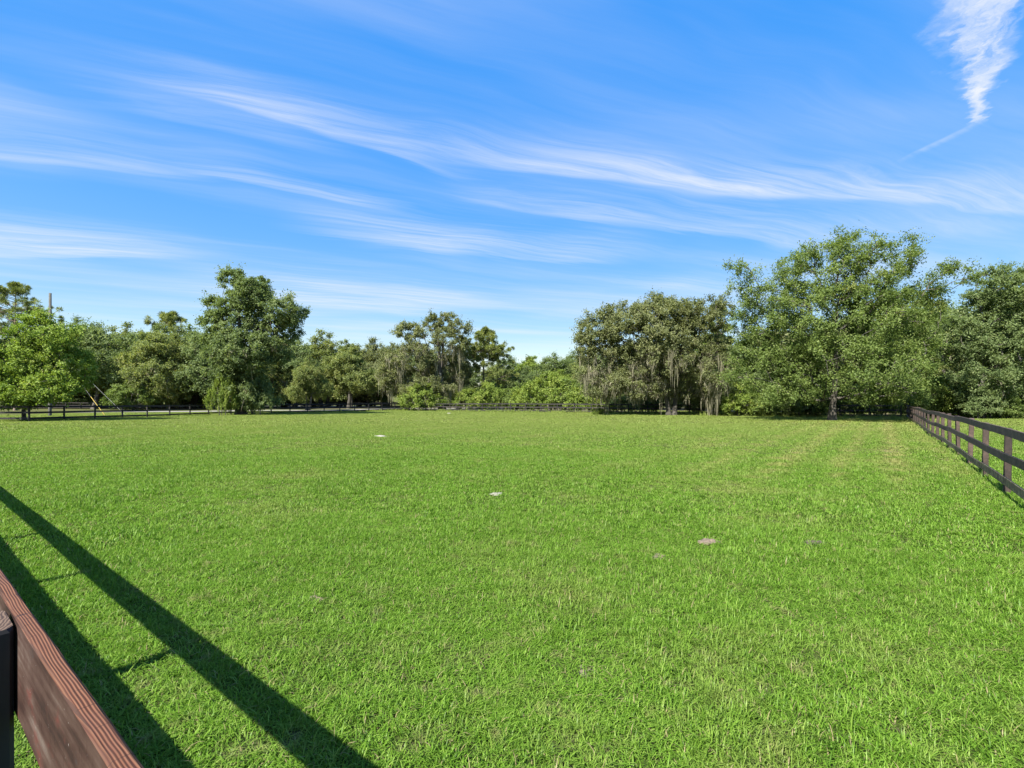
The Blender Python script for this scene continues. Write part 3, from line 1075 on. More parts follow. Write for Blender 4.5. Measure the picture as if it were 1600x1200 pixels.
def grow_tree(r, lobes, n_clumps, clump_r, trunk_h, trunk_r, lean=(0, 0), tip=0.025, trunks=1, spread_depth=0.35):
    """clump centres spread through the lobes, joined to a trunk by branches"""
    lb = np.array(lobes)
    vol = lb[:, 3] * lb[:, 4] * lb[:, 5]
    vol = vol ** 0.7
    crown_c = (lb[:, :3] * vol[:, None]).sum(0) / vol.sum()
    cand = []
    k = r.choice(len(lb), n_clumps * 6, p=vol / vol.sum())
    dd = rand_dirs(r, len(k))
    rad = r.uniform(0.35, 1.0, len(k)) ** 0.6
    yj = r.normal(0, spread_depth, len(lb)) * lb[:, 3]
    pts = lb[k, :3] + dd * rad[:, None] * lb[k, 3:6]
    pts[:, 1] += yj[k]
    pts = pts[pts[:, 2] > 0.35]
    keep = []
    mind = clump_r * 0.62
    for p in pts:
        if len(keep) >= n_clumps:
            break
        if keep:
            q = np.array(keep)
            if np.min(((q - p) ** 2).sum(1)) < mind * mind:
                continue
        keep.append(p)
    C = np.array(keep)
    # skeleton
    nodes, par, plen = [], [], []
    trunk_nodes = []
    for tnk in range(trunks):
        bx = (0, 0) if tnk == 0 else (r.uniform(-0.6, 0.6), r.uniform(-0.4, 0.4))
        ln_ = np.array(lean) + (r.normal(0, 0.12, 2) if trunks > 1 else 0)
        nseg = 9
        prev_ = -1
        ids = []
        wob = r.normal(0, 0.05 * trunk_h / nseg, (nseg + 1, 2)).cumsum(0)
        for s in range(nseg + 1):
            f = s / nseg
            z = -0.35 + (trunk_h + 0.35) * f
            nodes.append((bx[0] + ln_[0] * f * trunk_h + wob[s, 0] * (f > 0), bx[1] + ln_[1] * f * trunk_h + wob[s, 1] * (f > 0), z))
            par.append(prev_)
            plen.append(0.0 if prev_ < 0 else plen[prev_] + trunk_h / nseg)
            prev_ = len(nodes) - 1
            ids.append(prev_)
        trunk_nodes.append(ids)
    nt_ = len(nodes)
    axis = np.array(nodes)
    dist = np.min(np.linalg.norm(C[:, None, :] - axis[None, 2:, :], axis=2), axis=1)
    order = np.argsort(dist)
    allowed0 = [i for i in range(nt_) if axis[i][2] > 0.18 * trunk_h]
    node_arr = list(map(np.array, nodes))
    allow = list(allowed0)
    for ci in order:
        p = C[ci]
        A = np.array([node_arr[i] for i in allow])
        pl = np.array([plen[i] for i in allow])
        dv = p - A
        dl = np.linalg.norm(dv, axis=1)
        cost = dl + 0.28 * pl + np.maximum(0, A[:, 2] - p[2]) * 0.6
        j = int(np.argmin(cost))
        pi = allow[j]
        a = node_arr[pi]
        mid = a * 0.5 + p * 0.5 + r.normal(0, 0.07, 3) * dl[j] + np.array((0, 0, 0.08 * dl[j]))
        node_arr.append(mid)
        par.append(pi)
        plen.append(plen[pi] + dl[j] / 2)
        m_i = len(node_arr) - 1
        node_arr.append(p)
        par.append(m_i)
        plen.append(plen[m_i] + dl[j] / 2)
        allow += [m_i, len(node_arr) - 1]
    nn = len(node_arr)
    cnt = np.zeros(nn)
    for i in range(nn - 1, -1, -1):
        if cnt[i] == 0:
            cnt[i] = 1
        if par[i] >= 0:
            cnt[par[i]] += cnt[i]
    rad = tip * cnt ** 0.42
    paths = []
    for ids in trunk_nodes:
        P = np.array([node_arr[i] for i in ids])
        f = np.linspace(0, 1, len(ids))
        rr = trunk_r * (1 - 0.72 * f)
        rr[0] *= 1.7
        rr[1] *= 1.12
        # finer points for a knobbly stem
        t_ = np.linspace(0, len(ids) - 1, len(ids) * 3)
        P2 = np.stack([np.interp(t_, np.arange(len(ids)), P[:, c]) for c in range(3)], -1)
        r2 = np.interp(t_, np.arange(len(ids)), rr) * (1 + r.normal(0, 0.05, len(t_)))
        paths.append((P2, r2, 10))
    for i in range(nt_, nn):
        a, b = node_arr[par[i]], node_arr[i]
        ra = min(rad[par[i]], trunk_r * 0.55, rad[i] * 1.5)
        paths.append((np.array([a, (a + b) / 2 + r.normal(0, 0.02, 3), b]), np.array([ra, (ra + rad[i]) / 2, rad[i] * 0.8]), 5))
    return C, crown_c, paths


def moss_strands(r, anchors, n_per, length, width, spread):
    """curtains of hanging moss below the anchor points"""
    na = len(anchors)
    al = r.uniform(0.25, 1.0, na) ** 1.3 * 1.5 * np.where(r.random(na) < 0.22, 1.6, 0.8)
    k = np.repeat(np.arange(na), n_per)
    n = len(k)
    top = anchors[k] + r.normal(0, 1, (n, 3)) * np.array((spread, spread, spread * 0.35))
    dx_ = np.linalg.norm((top - anchors[k])[:, :2], axis=1)
    L = length * al[k] * r.uniform(0.3, 1.2, n) * np.exp(-(dx_ / (spread * 1.3)) ** 2)
    W = width * r.uniform(0.5, 1.4, n)
    az = r.uniform(0, math.pi, n)
    side = np.stack([np.cos(az), np.sin(az), np.zeros(n)], -1)
    segs = 4
    wf = (0.55, 1.0, 0.85, 0.55, 0.08)
    V = []
    drift = r.normal(0, 0.035, (n, 3)) - (top - anchors[k]) * 0.1 * np.array((1, 1, 0))
    for s in range(segs + 1):
        p = top + np.array((0, 0, -1.0)) * (L * s / segs)[:, None] + drift * s + r.normal(0, 0.025, (n, 3)) * np.array((1, 1, 0))
        V.append(p - side * (W * wf[s] / 2)[:, None])
        V.append(p + side * (W * wf[s] / 2)[:, None])
    V = np.stack(V, 1)
    b = np.arange(n)[:, None] * (2 * (segs + 1))
    Fq = np.concatenate([np.concatenate([b + 2 * s, b + 2 * s + 1, b + 2 * s + 3, b + 2 * s + 2], 1) for s in range(segs)], 0)
    tint = np.clip(0.5 + r.normal(0, 0.15, na)[k] + r.normal(0, 0.15, n), 0, 1)
    return V.reshape(-1, 3), Fq, np.tile(tint, segs)


def broadleaf(name, label, cat, base, lobes, mat, seed, n_clumps, clump_r, n_leaves, ln, wd, trunk_h, trunk_r, group=None,
              lean=(0, 0), trunks=1, moss=None, twigs=8, flat=0.75, outward=0.7, jit=0.15, up=0.2, spread_depth=0.35, bark='bark', tip=0.025, hide_root=False):
    r = np.random.default_rng(seed)
    C, cc, paths = grow_tree(r, lobes, n_clumps, clump_r, trunk_h, trunk_r, lean, tip, trunks, spread_depth)
    radii = clump_r * r.uniform(0.7, 1.3, len(C))
    V, tint = sprays(r, C, radii, cc, n_leaves, ln, wd, twigs, flat, up, outward, jit)
    root = empty(name, tuple(base))
    tag(root, label, cat, group)
    link('trunk', tubes_mesh('trunk', paths, M[bark]), root)
    cr = link('crown', mesh_np('crown', V, quad_faces(len(tint)), 4, M[mat], tint), root)
    tag(cr, kind='stuff')
    if moss:
        frac, n_per, length, width, spread, zmax, xr = moss
        sel = (r.random(len(C)) < frac) & (C[:, 2] < zmax)
        if xr:
            sel &= (C[:, 0] > xr[0]) & (C[:, 0] < xr[1])
        A = C[sel] - np.array((0, 0, 0.15))
        if len(A):
            mv, mf, mt = moss_strands(r, A, n_per, length, width, spread)
            mo = link('hanging_moss', mesh_np('hanging_moss', mv, mf, 4, M['moss'], mt), root)
            tag(mo, kind='stuff')
    return root


def copy_tree(o, loc, rz, sc):
    c = o.copy()
    col.objects.link(c)
    c.location = loc
    c.rotation_euler = (0, 0, rz)
    c.scale = sc
    for ch in list(o.children):
        k = ch.copy()
        k.parent = c
        col.objects.link(k)
    return c


def pine(name, label, base, height, crown_w, crown_from, seed, n_branch=26, tuft=0.55, needles=9000, ln=0.42, wd=0.05, trunk_r=0.22, group=None, sub=(2, 6)):
    r = np.random.default_rng(seed)
    root = empty(name, tuple(base))
    tag(root, label, 'tree', group)
    top = height
    wob = r.normal(0, 0.05, (12, 2)).cumsum(0)
    tz = np.linspace(-0.3, top, 12)
    P = np.column_stack([wob, tz])
    paths = [(P, np.interp(tz, [-0.3, 0.3, top], [trunk_r * 1.4, trunk_r, 0.04]), 9)]
    C = [P[-1]]
    for b in range(n_branch):
        f = r.random() ** 0.8
        z = crown_from + (top - crown_from) * f
        w = crown_w / 2 * (1 - f) ** 0.55 * r.uniform(0.45, 1.1) * (0.75 + 0.25 * min(1, f * 4)) + 0.35
        az = r.uniform(0, 2 * math.pi)
        a = np.array((np.interp(z, tz, P[:, 0]), np.interp(z, tz, P[:, 1]), z))
        e = a + np.array((math.cos(az) * w, math.sin(az) * w, w * r.uniform(0.15, 0.55)))
        m = (a + e) / 2 + np.array((0, 0, -0.06 * w))
        paths.append((np.array([a, m, e]), np.array([0.05, 0.04, 0.02]), 5))
        C.append(e)
        for s in range(int(r.integers(*sub))):
            q = a + (e - a) * r.uniform(0.4, 1.0) + r.normal(0, 0.22, 3) * max(w, 0.8) * np.array((1, 1, 0.6))
            paths.append((np.array([m, (m + q) / 2, q]), np.array([0.025, 0.02, 0.012]), 4))
            C.append(q)
    C = np.array(C)
    nc = len(C)
    k = r.integers(0, nc, needles)
    rad = tuft * r.uniform(0.6, 1.2, nc)
    d = unit(rand_dirs(r, needles) + np.array((0, 0, 0.35)))
    pos = C[k] + d * (rad[k] * r.uniform(0.35, 0.85, needles))[:, None]
    V = leaf_quads(pos, d, rand_dirs(r, needles), ln, wd, r)
    tint = np.clip(0.5 + r.normal(0, 0.13, nc)[k] + r.normal(0, 0.15, needles), 0, 1)
    link('trunk', tubes_mesh('trunk', paths, M['pine_bark']), root)
    cr = link('crown', mesh_np('crown', V, quad_faces(needles), 4, M['pine'], tint), root)
    tag(cr, kind='stuff')
    return root


# --- the trees that stand out -------------------------------------------------
Y = 41.0
b = at(1300, Y)
broadleaf('pecan_tree', 'largest tree, a broad airy pecan with shade under it near the right fence', 'tree', b,
          lobes_px([(1310, 500, 110, 80), (1225, 515, 75, 75), (1400, 500, 80, 75), (1290, 430, 70, 48), (1375, 415, 60, 42), (1195, 565, 55, 50),
                    (1320, 575, 110, 48), (1425, 560, 60, 50), (1323, 378, 24, 22), (1424, 395, 26, 34), (1155, 438, 26, 26), (1185, 462, 28, 22), (1172, 490, 28, 26), (1215, 450, 30, 24), (1475, 438, 42, 24),
                    (1265, 402, 32, 24), (1212, 622, 30, 10), (1345, 618, 40, 12), (1402, 616, 30, 14), (1205, 618, 30, 18), (1255, 612, 45, 20), (1380, 612, 55, 20), (1330, 395, 50, 25)], Y, b, 0.8),
          'pecan', 11, 720, 0.95, 142000, 0.184, 0.087, 9.5, 0.27, trunks=1, outward=0.45, jit=0.17, up=0.05, spread_depth=0.3)

Y = 55.0
b = at(1052, Y)
s = Y / F
broadleaf('live_oak', 'wide live oak draped with long grey moss beside the big pecan', 'tree', b,
          lobes_px([(1000, 520, 72, 48), (940, 520, 38, 36), (1050, 498, 66, 36), (1095, 530, 44, 48), (932, 565, 34, 34), (1040, 484, 44, 24), (975, 500, 48, 26),
                    (1105, 492, 34, 28), (955, 590, 46, 28), (1030, 560, 80, 36), (1105, 585, 40, 32), (990, 600, 40, 20), (918, 530, 16, 26), (1075, 608, 48, 14), (955, 612, 36, 12), (1015, 612, 30, 10)], Y, b, 0.85),
          'oak_grey', 21, 800, 0.92, 140000, 0.21, 0.115, 8.0, 0.27, trunks=2,
          moss=(0.7, 46, 2.1, 0.055, 0.42, 7.2, None), up=0.3)

Y = 57.0
b = at(377, Y)
broadleaf('laurel_oak', 'tall dark oak with a spire top rising above the left woods', 'tree', b,
          lobes_px([(370, 455, 28, 30), (402, 468, 26, 28), (376, 505, 46, 36), (452, 492, 29, 22), (428, 515, 36, 22), (350, 540, 36, 34), (321, 497, 13, 16),
                    (400, 552, 46, 30), (352, 590, 24, 30), (385, 612, 36, 26), (432, 548, 26, 22), (369, 440, 16, 16), (350, 482, 22, 22), (404, 452, 18, 18), (470, 488, 14, 14), (372, 575, 46, 26)], Y, b, 0.85),
          'oak_dark', 31, 620, 0.88, 125000, 0.22, 0.12, 12.5, 0.45, moss=(0.15, 16, 1.4, 0.09, 0.35, 9.5, None), lean=(0.0, 0))

Y = 82.0
b = at(690, Y)
broadleaf('live_oak', 'open-topped oak with thin moss curtains left of the yellow-green pine', 'tree', b,
          lobes_px([(688, 505, 34, 18), (642, 522, 28, 16), (702, 540, 34, 26), (645, 560, 42, 26), (690, 580, 46, 28), (620, 588, 30, 26), (715, 515, 18, 16), (665, 605, 45, 18)], Y, b, 0.8),
          'oak_grey', 41, 430, 1.05, 75000, 0.26, 0.14, 12.0, 0.45, trunks=2, moss=(0.6, 34, 2.4, 0.075, 0.5, 11.0, None), jit=0.14)

Y = 40.5
b = ground_px(38, 657)
broadleaf('maple_tree', 'young bright yellow-green maple at the left edge, by the fence corner', 'tree', b,
          lobes_px([(52, 522, 34, 26), (100, 530, 28, 26), (28, 572, 46, 34), (85, 575, 46, 36), (40, 612, 44, 22), (98, 605, 30, 22), (-10, 600, 30, 30), (60, 500, 14, 12)], float(b[1]), b, 0.85),
          'maple', 51, 300, 0.75, 46000, 0.16, 0.12, 6.0, 0.14, outward=0.6, up=0.25)

Y = 46.0
b = at(1535, Y)
broadleaf('live_oak', 'dark oak at the right edge beyond the receding fence', 'tree', b,
          lobes_px([(1550, 455, 40, 36), (1600, 462, 45, 45), (1512, 525, 40, 44), (1570, 535, 55, 50), (1530, 590, 45, 34), (1600, 585, 50, 40), (1640, 520, 40, 60)], Y, b, 0.85),
          'oak_dark', 61, 430, 0.92, 85000, 0.2, 0.105, 9.0, 0.2, trunks=1, moss=(0.12, 16, 1.3, 0.08, 0.35, 8.0, None))
Y = 56.0
b = at(1475, Y)
broadleaf('live_oak', 'oak filling the gap between the pecan and the right-edge oak', 'tree', b,
          lobes_px([(1470, 490, 45, 40), (1450, 560, 50, 45), (1500, 560, 45, 45), (1480, 605, 60, 25)], Y, b, 0.85),
          'oak', 62, 220, 1.0, 36000, 0.26, 0.13, 9.0, 0.25, moss=(0.15, 14, 1.4, 0.09, 0.35, 8.0, None))
b = at(1660, 48.0)
broadleaf('live_oak', 'oak just beyond the right edge of the lawn', 'tree', b,
          lobes_px([(1660, 470, 60, 60), (1640, 560, 50, 50), (1700, 560, 60, 60)], 48.0, b, 0.85),
          'oak', 63, 160, 1.1, 16000, 0.3, 0.15, 9.0, 0.4)

pine('pine_tree', 'tall pine behind the young maple at the left edge', at(24, 78), 19.6, 15.5, 11.5, 71, 32, 0.6, 20000, 0.45, 0.06, sub=(3, 7))
pine('pine_tree', 'yellow-green pine with an open rounded crown, between the mossy oaks', at(756, 88), 14.0, 12.5, 4.6, 72, 46, 0.55, 34000, 0.4, 0.075, sub=(4, 9))
pine('pine_tree', 'slim pine poking up between the mossy live oak and the pecan', at(1122, 66), 14.6, 4.2, 5.0, 73, 30, 0.55, 11000, 0.45, 0.065)
pine('pine_tree', 'pine with tufted top above the left woods, left of the tall oak', at(266, 98), 18.6, 8.0, 14.5, 74, 11, 0.8, 6000, 0.55, 0.09)
pine('pine_tree', 'small dark pine tip above the low central tree line', at(826, 110), 10.8, 3.0, 7.0, 75, 12, 0.55, 3000, 0.6, 0.1)


# --- the woods behind -------------------------------------------------------
def generic(seed, mat, shape, n_leaves=37000, n_clumps=240, moss=None):
    return broadleaf('woodland_oak', 'x', 'tree', (0, 0, 0), shape, mat, seed, n_clumps, 0.95, n_leaves, 0.22, 0.12, 7.5, 0.26, trunks=2 if seed % 2 else 1, moss=moss)


shapes = [
    [(0, 0, 8.0, 2.6, 2.6, 1.5), (-2.6, 0, 6.2, 2.4, 2.4, 1.8), (2.6, 0.3, 6.0, 2.4, 2.4, 2.0), (0, 0, 4.0, 3.6, 3.4, 2.0), (0.5, 0, 2.2, 3.2, 3, 1.2), (0.8, 0.2, 9.6, 0.8, 0.8, 0.9), (-1.6, 0.2, 8.6, 0.9, 0.9, 0.9), (3.4, 0, 7.8, 0.8, 0.8, 0.8)],
    [(0.6, 0, 8.2, 2.0, 2.0, 1.4), (-1.8, 0, 7.0, 2.2, 2.2, 1.7), (2.2, 0, 5.6, 2.6, 2.6, 2.0), (-1.4, 0, 4.2, 3.2, 3, 2.0), (0.2, 0.3, 9.7, 0.7, 0.7, 0.9), (-2.8, 0, 8.5, 0.7, 0.7, 0.8), (2.8, 0, 7.6, 0.9, 0.9, 0.8)],
    [(-1, 0, 7.8, 2.4, 2.4, 1.6), (1.8, 0, 7.8, 1.8, 1.8, 1.5), (0, 0, 5.2, 3.8, 3.4, 2.2), (0, 0, 2.6, 3.2, 3, 1.4), (-1.6, 0.2, 9.4, 0.8, 0.8, 0.9), (2.2, -0.2, 9.3, 0.7, 0.7, 0.8), (-3.4, 0, 6.8, 0.9, 0.9, 0.9)],
    [(0, 0, 8.4, 1.5, 1.5, 1.5), (0, 0, 6.6, 2.6, 2.6, 1.8), (1.2, 0, 4.4, 3.0, 3, 1.8), (-1.8, 0, 3.6, 2.4, 2.4, 1.8), (0.3, 0, 9.8, 0.6, 0.6, 0.9), (2.0, 0.2, 7.8, 0.8, 0.8, 0.9), (-2.0, 0, 7.6, 0.8, 0.8, 0.8)],
]
mats_ = ['oak', 'oak_dark', 'oak_grey', 'oak', 'oak_dark', 'shrub']
protos = []
for k in range(6):
    protos.append(generic(200 + k, mats_[k], shapes[k % 4], moss=(0.3, 12, 1.5, 0.1, 0.4, 6.0, None) if k in (0, 2, 4) else None))
used = set()
RL = 'rear oak of the left woods showing only its crown top between nearer trees'
RM = 'rear oak filling the sky gap behind the trees right of the tall dark oak'
GRP = {'left': 'oaks of the wood across the lane', 'mid': 'woodland oaks right of the tall dark oak', 'centre': 'low oaks of the central tree line', 'right': 'oaks behind the large trees on the right'}
woods = [  # zone, column, top row in the photograph, distance, width factor, label
    ('left', -40, 500, 92, 1.2, 'woodland oak cut by the left edge, left of the tall pine'),
    ('left', 20, 520, 100, 1.2, 'woodland oak behind the foot of the tall pine at the left edge'),
    ('left', 75, 512, 96, 1.1, 'woodland oak right behind the utility pole'),
    ('left', 118, 503, 104, 1.1, 'woodland oak just right of the utility pole, above the young maple'),
    ('left', 152, 512, 94, 1.15, 'woodland oak straight behind the two guy wires'),
    ('left', 190, 512, 100, 1.15, 'woodland oak above the white sand heap by the left fence'),
    ('left', 228, 512, 92, 1.15, 'woodland oak left of the tufted pine top in the left woods'),
    ('left', 262, 512, 88, 1.0, 'woodland oak directly below the tufted pine top'),
    ('left', 300, 514, 96, 1.15, 'woodland oak between the tufted pine and the tall dark oak'),
    ('left', 335, 520, 90, 1.1, 'woodland oak touching the left side of the tall dark oak'),
    ('left', 170, 530, 118, 1.5, RL), ('left', 60, 525, 120, 1.5, RL), ('left', 135, 524, 112, 1.4, RL), ('left', 212, 526, 112, 1.4, RL), ('left', 318, 528, 112, 1.4, RL), ('left', 270, 525, 118, 1.5, RL),
    ('mid', 375, 535, 100, 1.2, 'woodland oak hidden behind the trunk of the tall dark oak'),
    ('mid', 425, 540, 92, 1.1, 'woodland oak meeting the right side of the tall dark oak'),
    ('mid', 462, 530, 98, 1.1, 'second woodland oak to the right of the tall dark oak'),
    ('mid', 505, 522, 104, 1.15, 'highest oak of the strip between the tall dark oak and the open-topped oak'),
    ('mid', 545, 538, 96, 1.1, 'woodland oak midway between the tall dark oak and the open-topped oak'),
    ('mid', 575, 540, 108, 1.1, 'woodland oak left of the slim one beside the open-topped oak'),
    ('mid', 597, 530, 112, 0.75, 'slim woodland oak at the left side of the open-topped oak'),
    ('mid', 445, 545, 122, 1.6, RM), ('mid', 405, 545, 112, 1.4, RM), ('mid', 488, 545, 114, 1.4, RM), ('mid', 562, 552, 114, 1.4, RM), ('mid', 530, 545, 124, 1.6, RM),
    ('mid', 482, 560, 80, 0.9, 'small dark oak nearest the fence, right of the tall dark oak'),
    ('mid', 610, 550, 120, 1.3, 'far oak seen low behind the left part of the open-topped oak'),
    ('centre', 655, 545, 118, 1.3, 'far oak behind the middle of the open-topped oak'),
    ('centre', 720, 560, 112, 1.2, 'low oak between the open-topped oak and the yellow-green pine'),
    ('centre', 775, 566, 104, 1.2, 'low oak just right of the yellow-green pine'),
    ('centre', 800, 560, 112, 1.2, 'low oak left of the small dark pine tip'),
    ('centre', 835, 560, 104, 1.2, 'low oak directly under the small dark pine tip'),
    ('centre', 868, 556, 98, 1.2, 'low oak in the middle of the dip between pine and moss-draped oak'),
    ('centre', 898, 553, 104, 1.2, 'low oak at the left shoulder of the moss-draped live oak'),
    ('centre', 930, 555, 92, 1.1, 'oak half hidden behind the left side of the moss-draped live oak'),
    ('centre', 815, 575, 92, 1.1, 'small nearer oak in front of the central tree line, below the pine tip'),
    ('centre', 880, 580, 84, 1.1, 'small nearer oak behind the brightest fence bushes'),
    ('centre', 750, 585, 96, 1.1, 'small oak in front of the yellow-green pine trunk'),
    ('centre', 850, 572, 125, 1.6, 'farthest oak of the central tree line'),
    ('right', 965, 545, 86, 1.3, 'oak behind the left half of the moss-draped live oak'),
    ('right', 1010, 530, 84, 1.3, 'oak behind the centre of the moss-draped live oak'),
    ('right', 1075, 520, 82, 1.3, 'oak behind the right half of the moss-draped live oak'),
    ('right', 1130, 530, 70, 1.2, 'oak at the foot of the slim pine beside the pecan'),
    ('right', 1175, 520, 66, 1.3, 'oak behind the left edge of the big pecan'),
    ('right', 1235, 510, 66, 1.4, 'oak behind the pecan, left of its trunk'),
    ('right', 1300, 500, 66, 1.4, 'oak straight behind the pecan trunk'),
    ('right', 1370, 480, 66, 1.4, 'oak behind the pecan, right of its trunk'),
    ('right', 1430, 480, 66, 1.3, 'oak behind the far corner of the right fence'),
    ('right', 1500, 470, 68, 1.4, 'rear oak left of the right-edge oak'),
    ('right', 1570, 470, 68, 1.4, 'rear oak straight behind the right-edge oak'),
    ('right', 1640, 470, 68, 1.4, 'rear oak cut by the right edge of the view'),
]
rw = random.Random(5)
for zi, (zone, px, top, Yd, wf, wlabel) in enumerate(woods):
    b = at(px, Yd)
    h = CAM_H + (HORIZON - top) / F * Yd - b[2]
    k = rw.randrange(6) if zone != 'left' else rw.choice((0, 1, 2, 3, 4))
    sc = h / 10.2
    s3 = (sc * wf * rw.uniform(0.9, 1.1), sc * wf * rw.uniform(0.9, 1.1), sc)
    if k not in used:
        used.add(k)
        o = protos[k]
        o.location = b
        o.rotation_euler = (0, 0, rw.uniform(0, 6.28))
        o.scale = s3
    else:
        o = copy_tree(protos[k], b, rw.uniform(0, 6.28), s3)
    tag(o, wlabel, 'tree', GRP[zone])


# --- shrubs -----------------------------------------------------------------
def shrub_proto(seed, mat, n=13000):
    r = np.random.default_rng(seed)
    lob = [(0, 0, 0.9, 1.0, 1.0, 0.8), (-0.7, 0.1, 0.6, 0.7, 0.7, 0.6), (0.7, -0.1, 0.65, 0.7, 0.7, 0.6), (0.1, 0.2, 1.4, 0.6, 0.6, 0.45)]
    C, cc, paths = grow_tree(r, lob, 60, 0.38, 1.1, 0.05, (0, 0), 0.01, 3)
    V, tint = sprays(r, C, 0.4 * r.uniform(0.7, 1.3, len(C)), cc, n, 0.10, 0.05, 7, 0.9, 0.35, 0.8, 0.15)
    root = empty('shrub', (0, 0, 0))
    tag(root, 'x', 'shrub')
    link('stem', tubes_mesh('stem', paths, M['bark']), root)
    tag(link('foliage', mesh_np('foliage', V, quad_faces(n), 4, M[mat], tint), root), kind='stuff')
    return root


sp = [shrub_proto(301, 'shrub'), shrub_proto(302, 'shrub'), shrub_proto(303, 'oak_dark'), shrub_proto(304, 'pecan')]
used_s = set()


def put_shrub(k, px, Yd, h, w, label, group=None):
    b = at(px, Yd)
    sc = (w / 2.9, w / 2.9, h / 1.9)
    if k not in used_s:
        used_s.add(k)
        o = sp[k]
        o.location = b
        o.scale = sc
    else:
        o = copy_tree(sp[k], b, rw.uniform(0, 6.28), sc)
    if 'group' in o:
        del o['group']
    tag(o, label, 'shrub', group)


put_shrub(0, 655, 77.5, 4.2, 7.0, 'round bright green bush at the far fence corner below the open-topped oak')
put_shrub(1, 347, 54.6, 5.4, 3.0, 'pale green vine-like bush against the left foot of the tall dark oak')
put_shrub(2, 398, 56.2, 4.6, 5.0, 'dark bush at the right foot of the tall dark oak')
put_shrub(3, 208, 84, 4.6, 9, 'light green bush behind the left fence, beyond the yellow guy guard')
ORD = 'first second third fourth fifth sixth seventh eighth ninth tenth eleventh twelfth thirteenth fourteenth fifteenth sixteenth seventeenth eighteenth nineteenth'.split()
GS = 'undergrowth bushes behind the far fence'
for q, (k, px, Yd, h, w) in enumerate(((0, 728, 82, 3.4, 7), (1, 768, 80, 4.2, 7), (3, 800, 79, 3.4, 7), (1, 832, 75, 4.4, 7), (0, 862, 73, 5.6, 8), (3, 895, 72, 4.6, 7), (0, 925, 69, 3.8, 7), (1, 955, 67, 3.0, 6),
                        (2, 985, 64, 3.0, 6), (2, 1015, 61, 3.0, 5), (2, 1085, 58, 3.2, 5), (3, 1125, 56, 3.4, 5), (1, 1160, 54, 3.2, 5), (3, 1195, 53, 3.4, 5), (2, 1235, 52, 3.2, 5), (3, 1275, 51, 3.0, 5),
                        (2, 1320, 51, 3.2, 5), (3, 1365, 50, 3.2, 5), (2, 1400, 52, 3.4, 5))):
    put_shrub(k, px, Yd, h, w, ORD[q] + ' bush from the left in the undergrowth behind the far fence', GS)
GR = 'bushes at the edge of the lawn beyond the right fence'
for q, (k, px, Yd, h, w) in enumerate(((3, 1440, 50, 3.4, 5), (1, 1462, 50, 3.8, 5), (2, 1490, 49, 3.0, 4.4), (2, 1515, 50, 3.2, 4.6), (2, 1538, 45, 2.6, 4.2), (2, 1560, 49, 2.8, 4.4), (3, 1578, 45, 2.0, 3.6), (3, 1590, 49, 3.0, 4.6), (2, 1630, 49, 3.2, 5))):
    put_shrub(k, px, Yd, h, w, ORD[q] + ' bush from the fence end along the lawn edge beyond the right fence', GR)
GL = 'undergrowth in the shade of the left woods'
for q, (k, px, Yd, h, w) in enumerate(((2, 40, 98, 3, 8), (2, 90, 98, 3, 8), (2, 130, 99, 3.0, 7), (2, 165, 101, 3.0, 8), (3, 240, 99, 3.4, 8), (1, 290, 100, 3.2, 8), (2, 330, 104, 3.4, 8), (2, 440, 108, 3.4, 9), (3, 490, 110, 3.2, 9), (2, 540, 112, 3.4, 9), (3, 585, 112, 3.4, 9))):
    put_shrub(k, px, Yd, h, w, ORD[q] + ' bush from the left in the shaded undergrowth of the left woods', GL)
put_shrub(0, 936, ground_px(936, 647)[1] - 1.5, 0.75, 2.0, 'small light green weed clump at the foot of the far fence')


# ------------------------------------------------------------------ tall weeds left standing along the fences
def weeds():
    r = np.random.default_rng(77)
    lines = [(C_RIGHT, C_FAR, 2600, 0.55, 0.28), (np.array((-16.9, 79.2)), np.array((-30.2, 61.8)), 700, 0.4, 0.25), (np.array((-34.6, 56.2)), np.array((-38.2, 39.0)), 500, 0.25, 0.18),
             (C_RIGHT, FENCE_P0 - FENCE_D * 3, 520, 0.09, 0.15), (np.array((37, 50.0)), np.array((62, 49.0)), 500, 0.6, 0.3), (np.array((14, 60.0)), np.array((37.0, 50.0)), 700, 1.2, 0.4)]
    P, Hh = [], []
    for a, b_, n, off, h in lines:
        t_ = r.random(n)
        p = a + (b_ - a) * t_[:, None] + r.normal(0, off, (n, 2)) * (0.5 + r.random((n, 1)))
        dens_ = 0.5 + 0.5 * np.sin(t_ * 57 + 2 * np.sin(t_ * 23))
        keep_ = r.random(n) < 0.25 + 0.75 * dens_
        P.append(p[keep_])
        Hh.append((h * r.uniform(0.4, 1.5, n))[keep_])
    P = np.concatenate(P)
    Hh = np.concatenate(Hh)
    k = np.repeat(np.arange(len(P)), 10)
    n = len(k)
    base = P[k] + r.normal(0, 0.09, (n, 2))
    z = gz(base[:, 0], base[:, 1])
    d = unit(np.column_stack([r.normal(0, 0.45, (n, 2)), np.ones(n)]))
    L = Hh[k] * r.uniform(0.5, 1.2, n)
    C = np.column_stack([base, z]) + d * (L * 0.5)[:, None]
    D = unit(d)
    B = unit(np.cross(D, rand_dirs(r, n))) * (0.0004 * np.maximum(base[:, 1], 8) * r.uniform(0.5, 1.5, n))[:, None]
    A = D * (L * 0.5)[:, None]
    V = np.stack([C - A, C + B, C + A, C - B], 1).reshape(-1, 3)
    tint = np.clip(0.5 + r.normal(0, 0.2, len(P))[k] + r.normal(0, 0.15, n), 0, 1)
    o = link('weeds', mesh_np('weeds', V, quad_faces(n), 4, M['grass'], np.minimum(tint, 0.94)))
    tag(o, 'taller weeds and uncut grass standing along the foot of the fences', 'weeds', kind='stuff')


weeds()

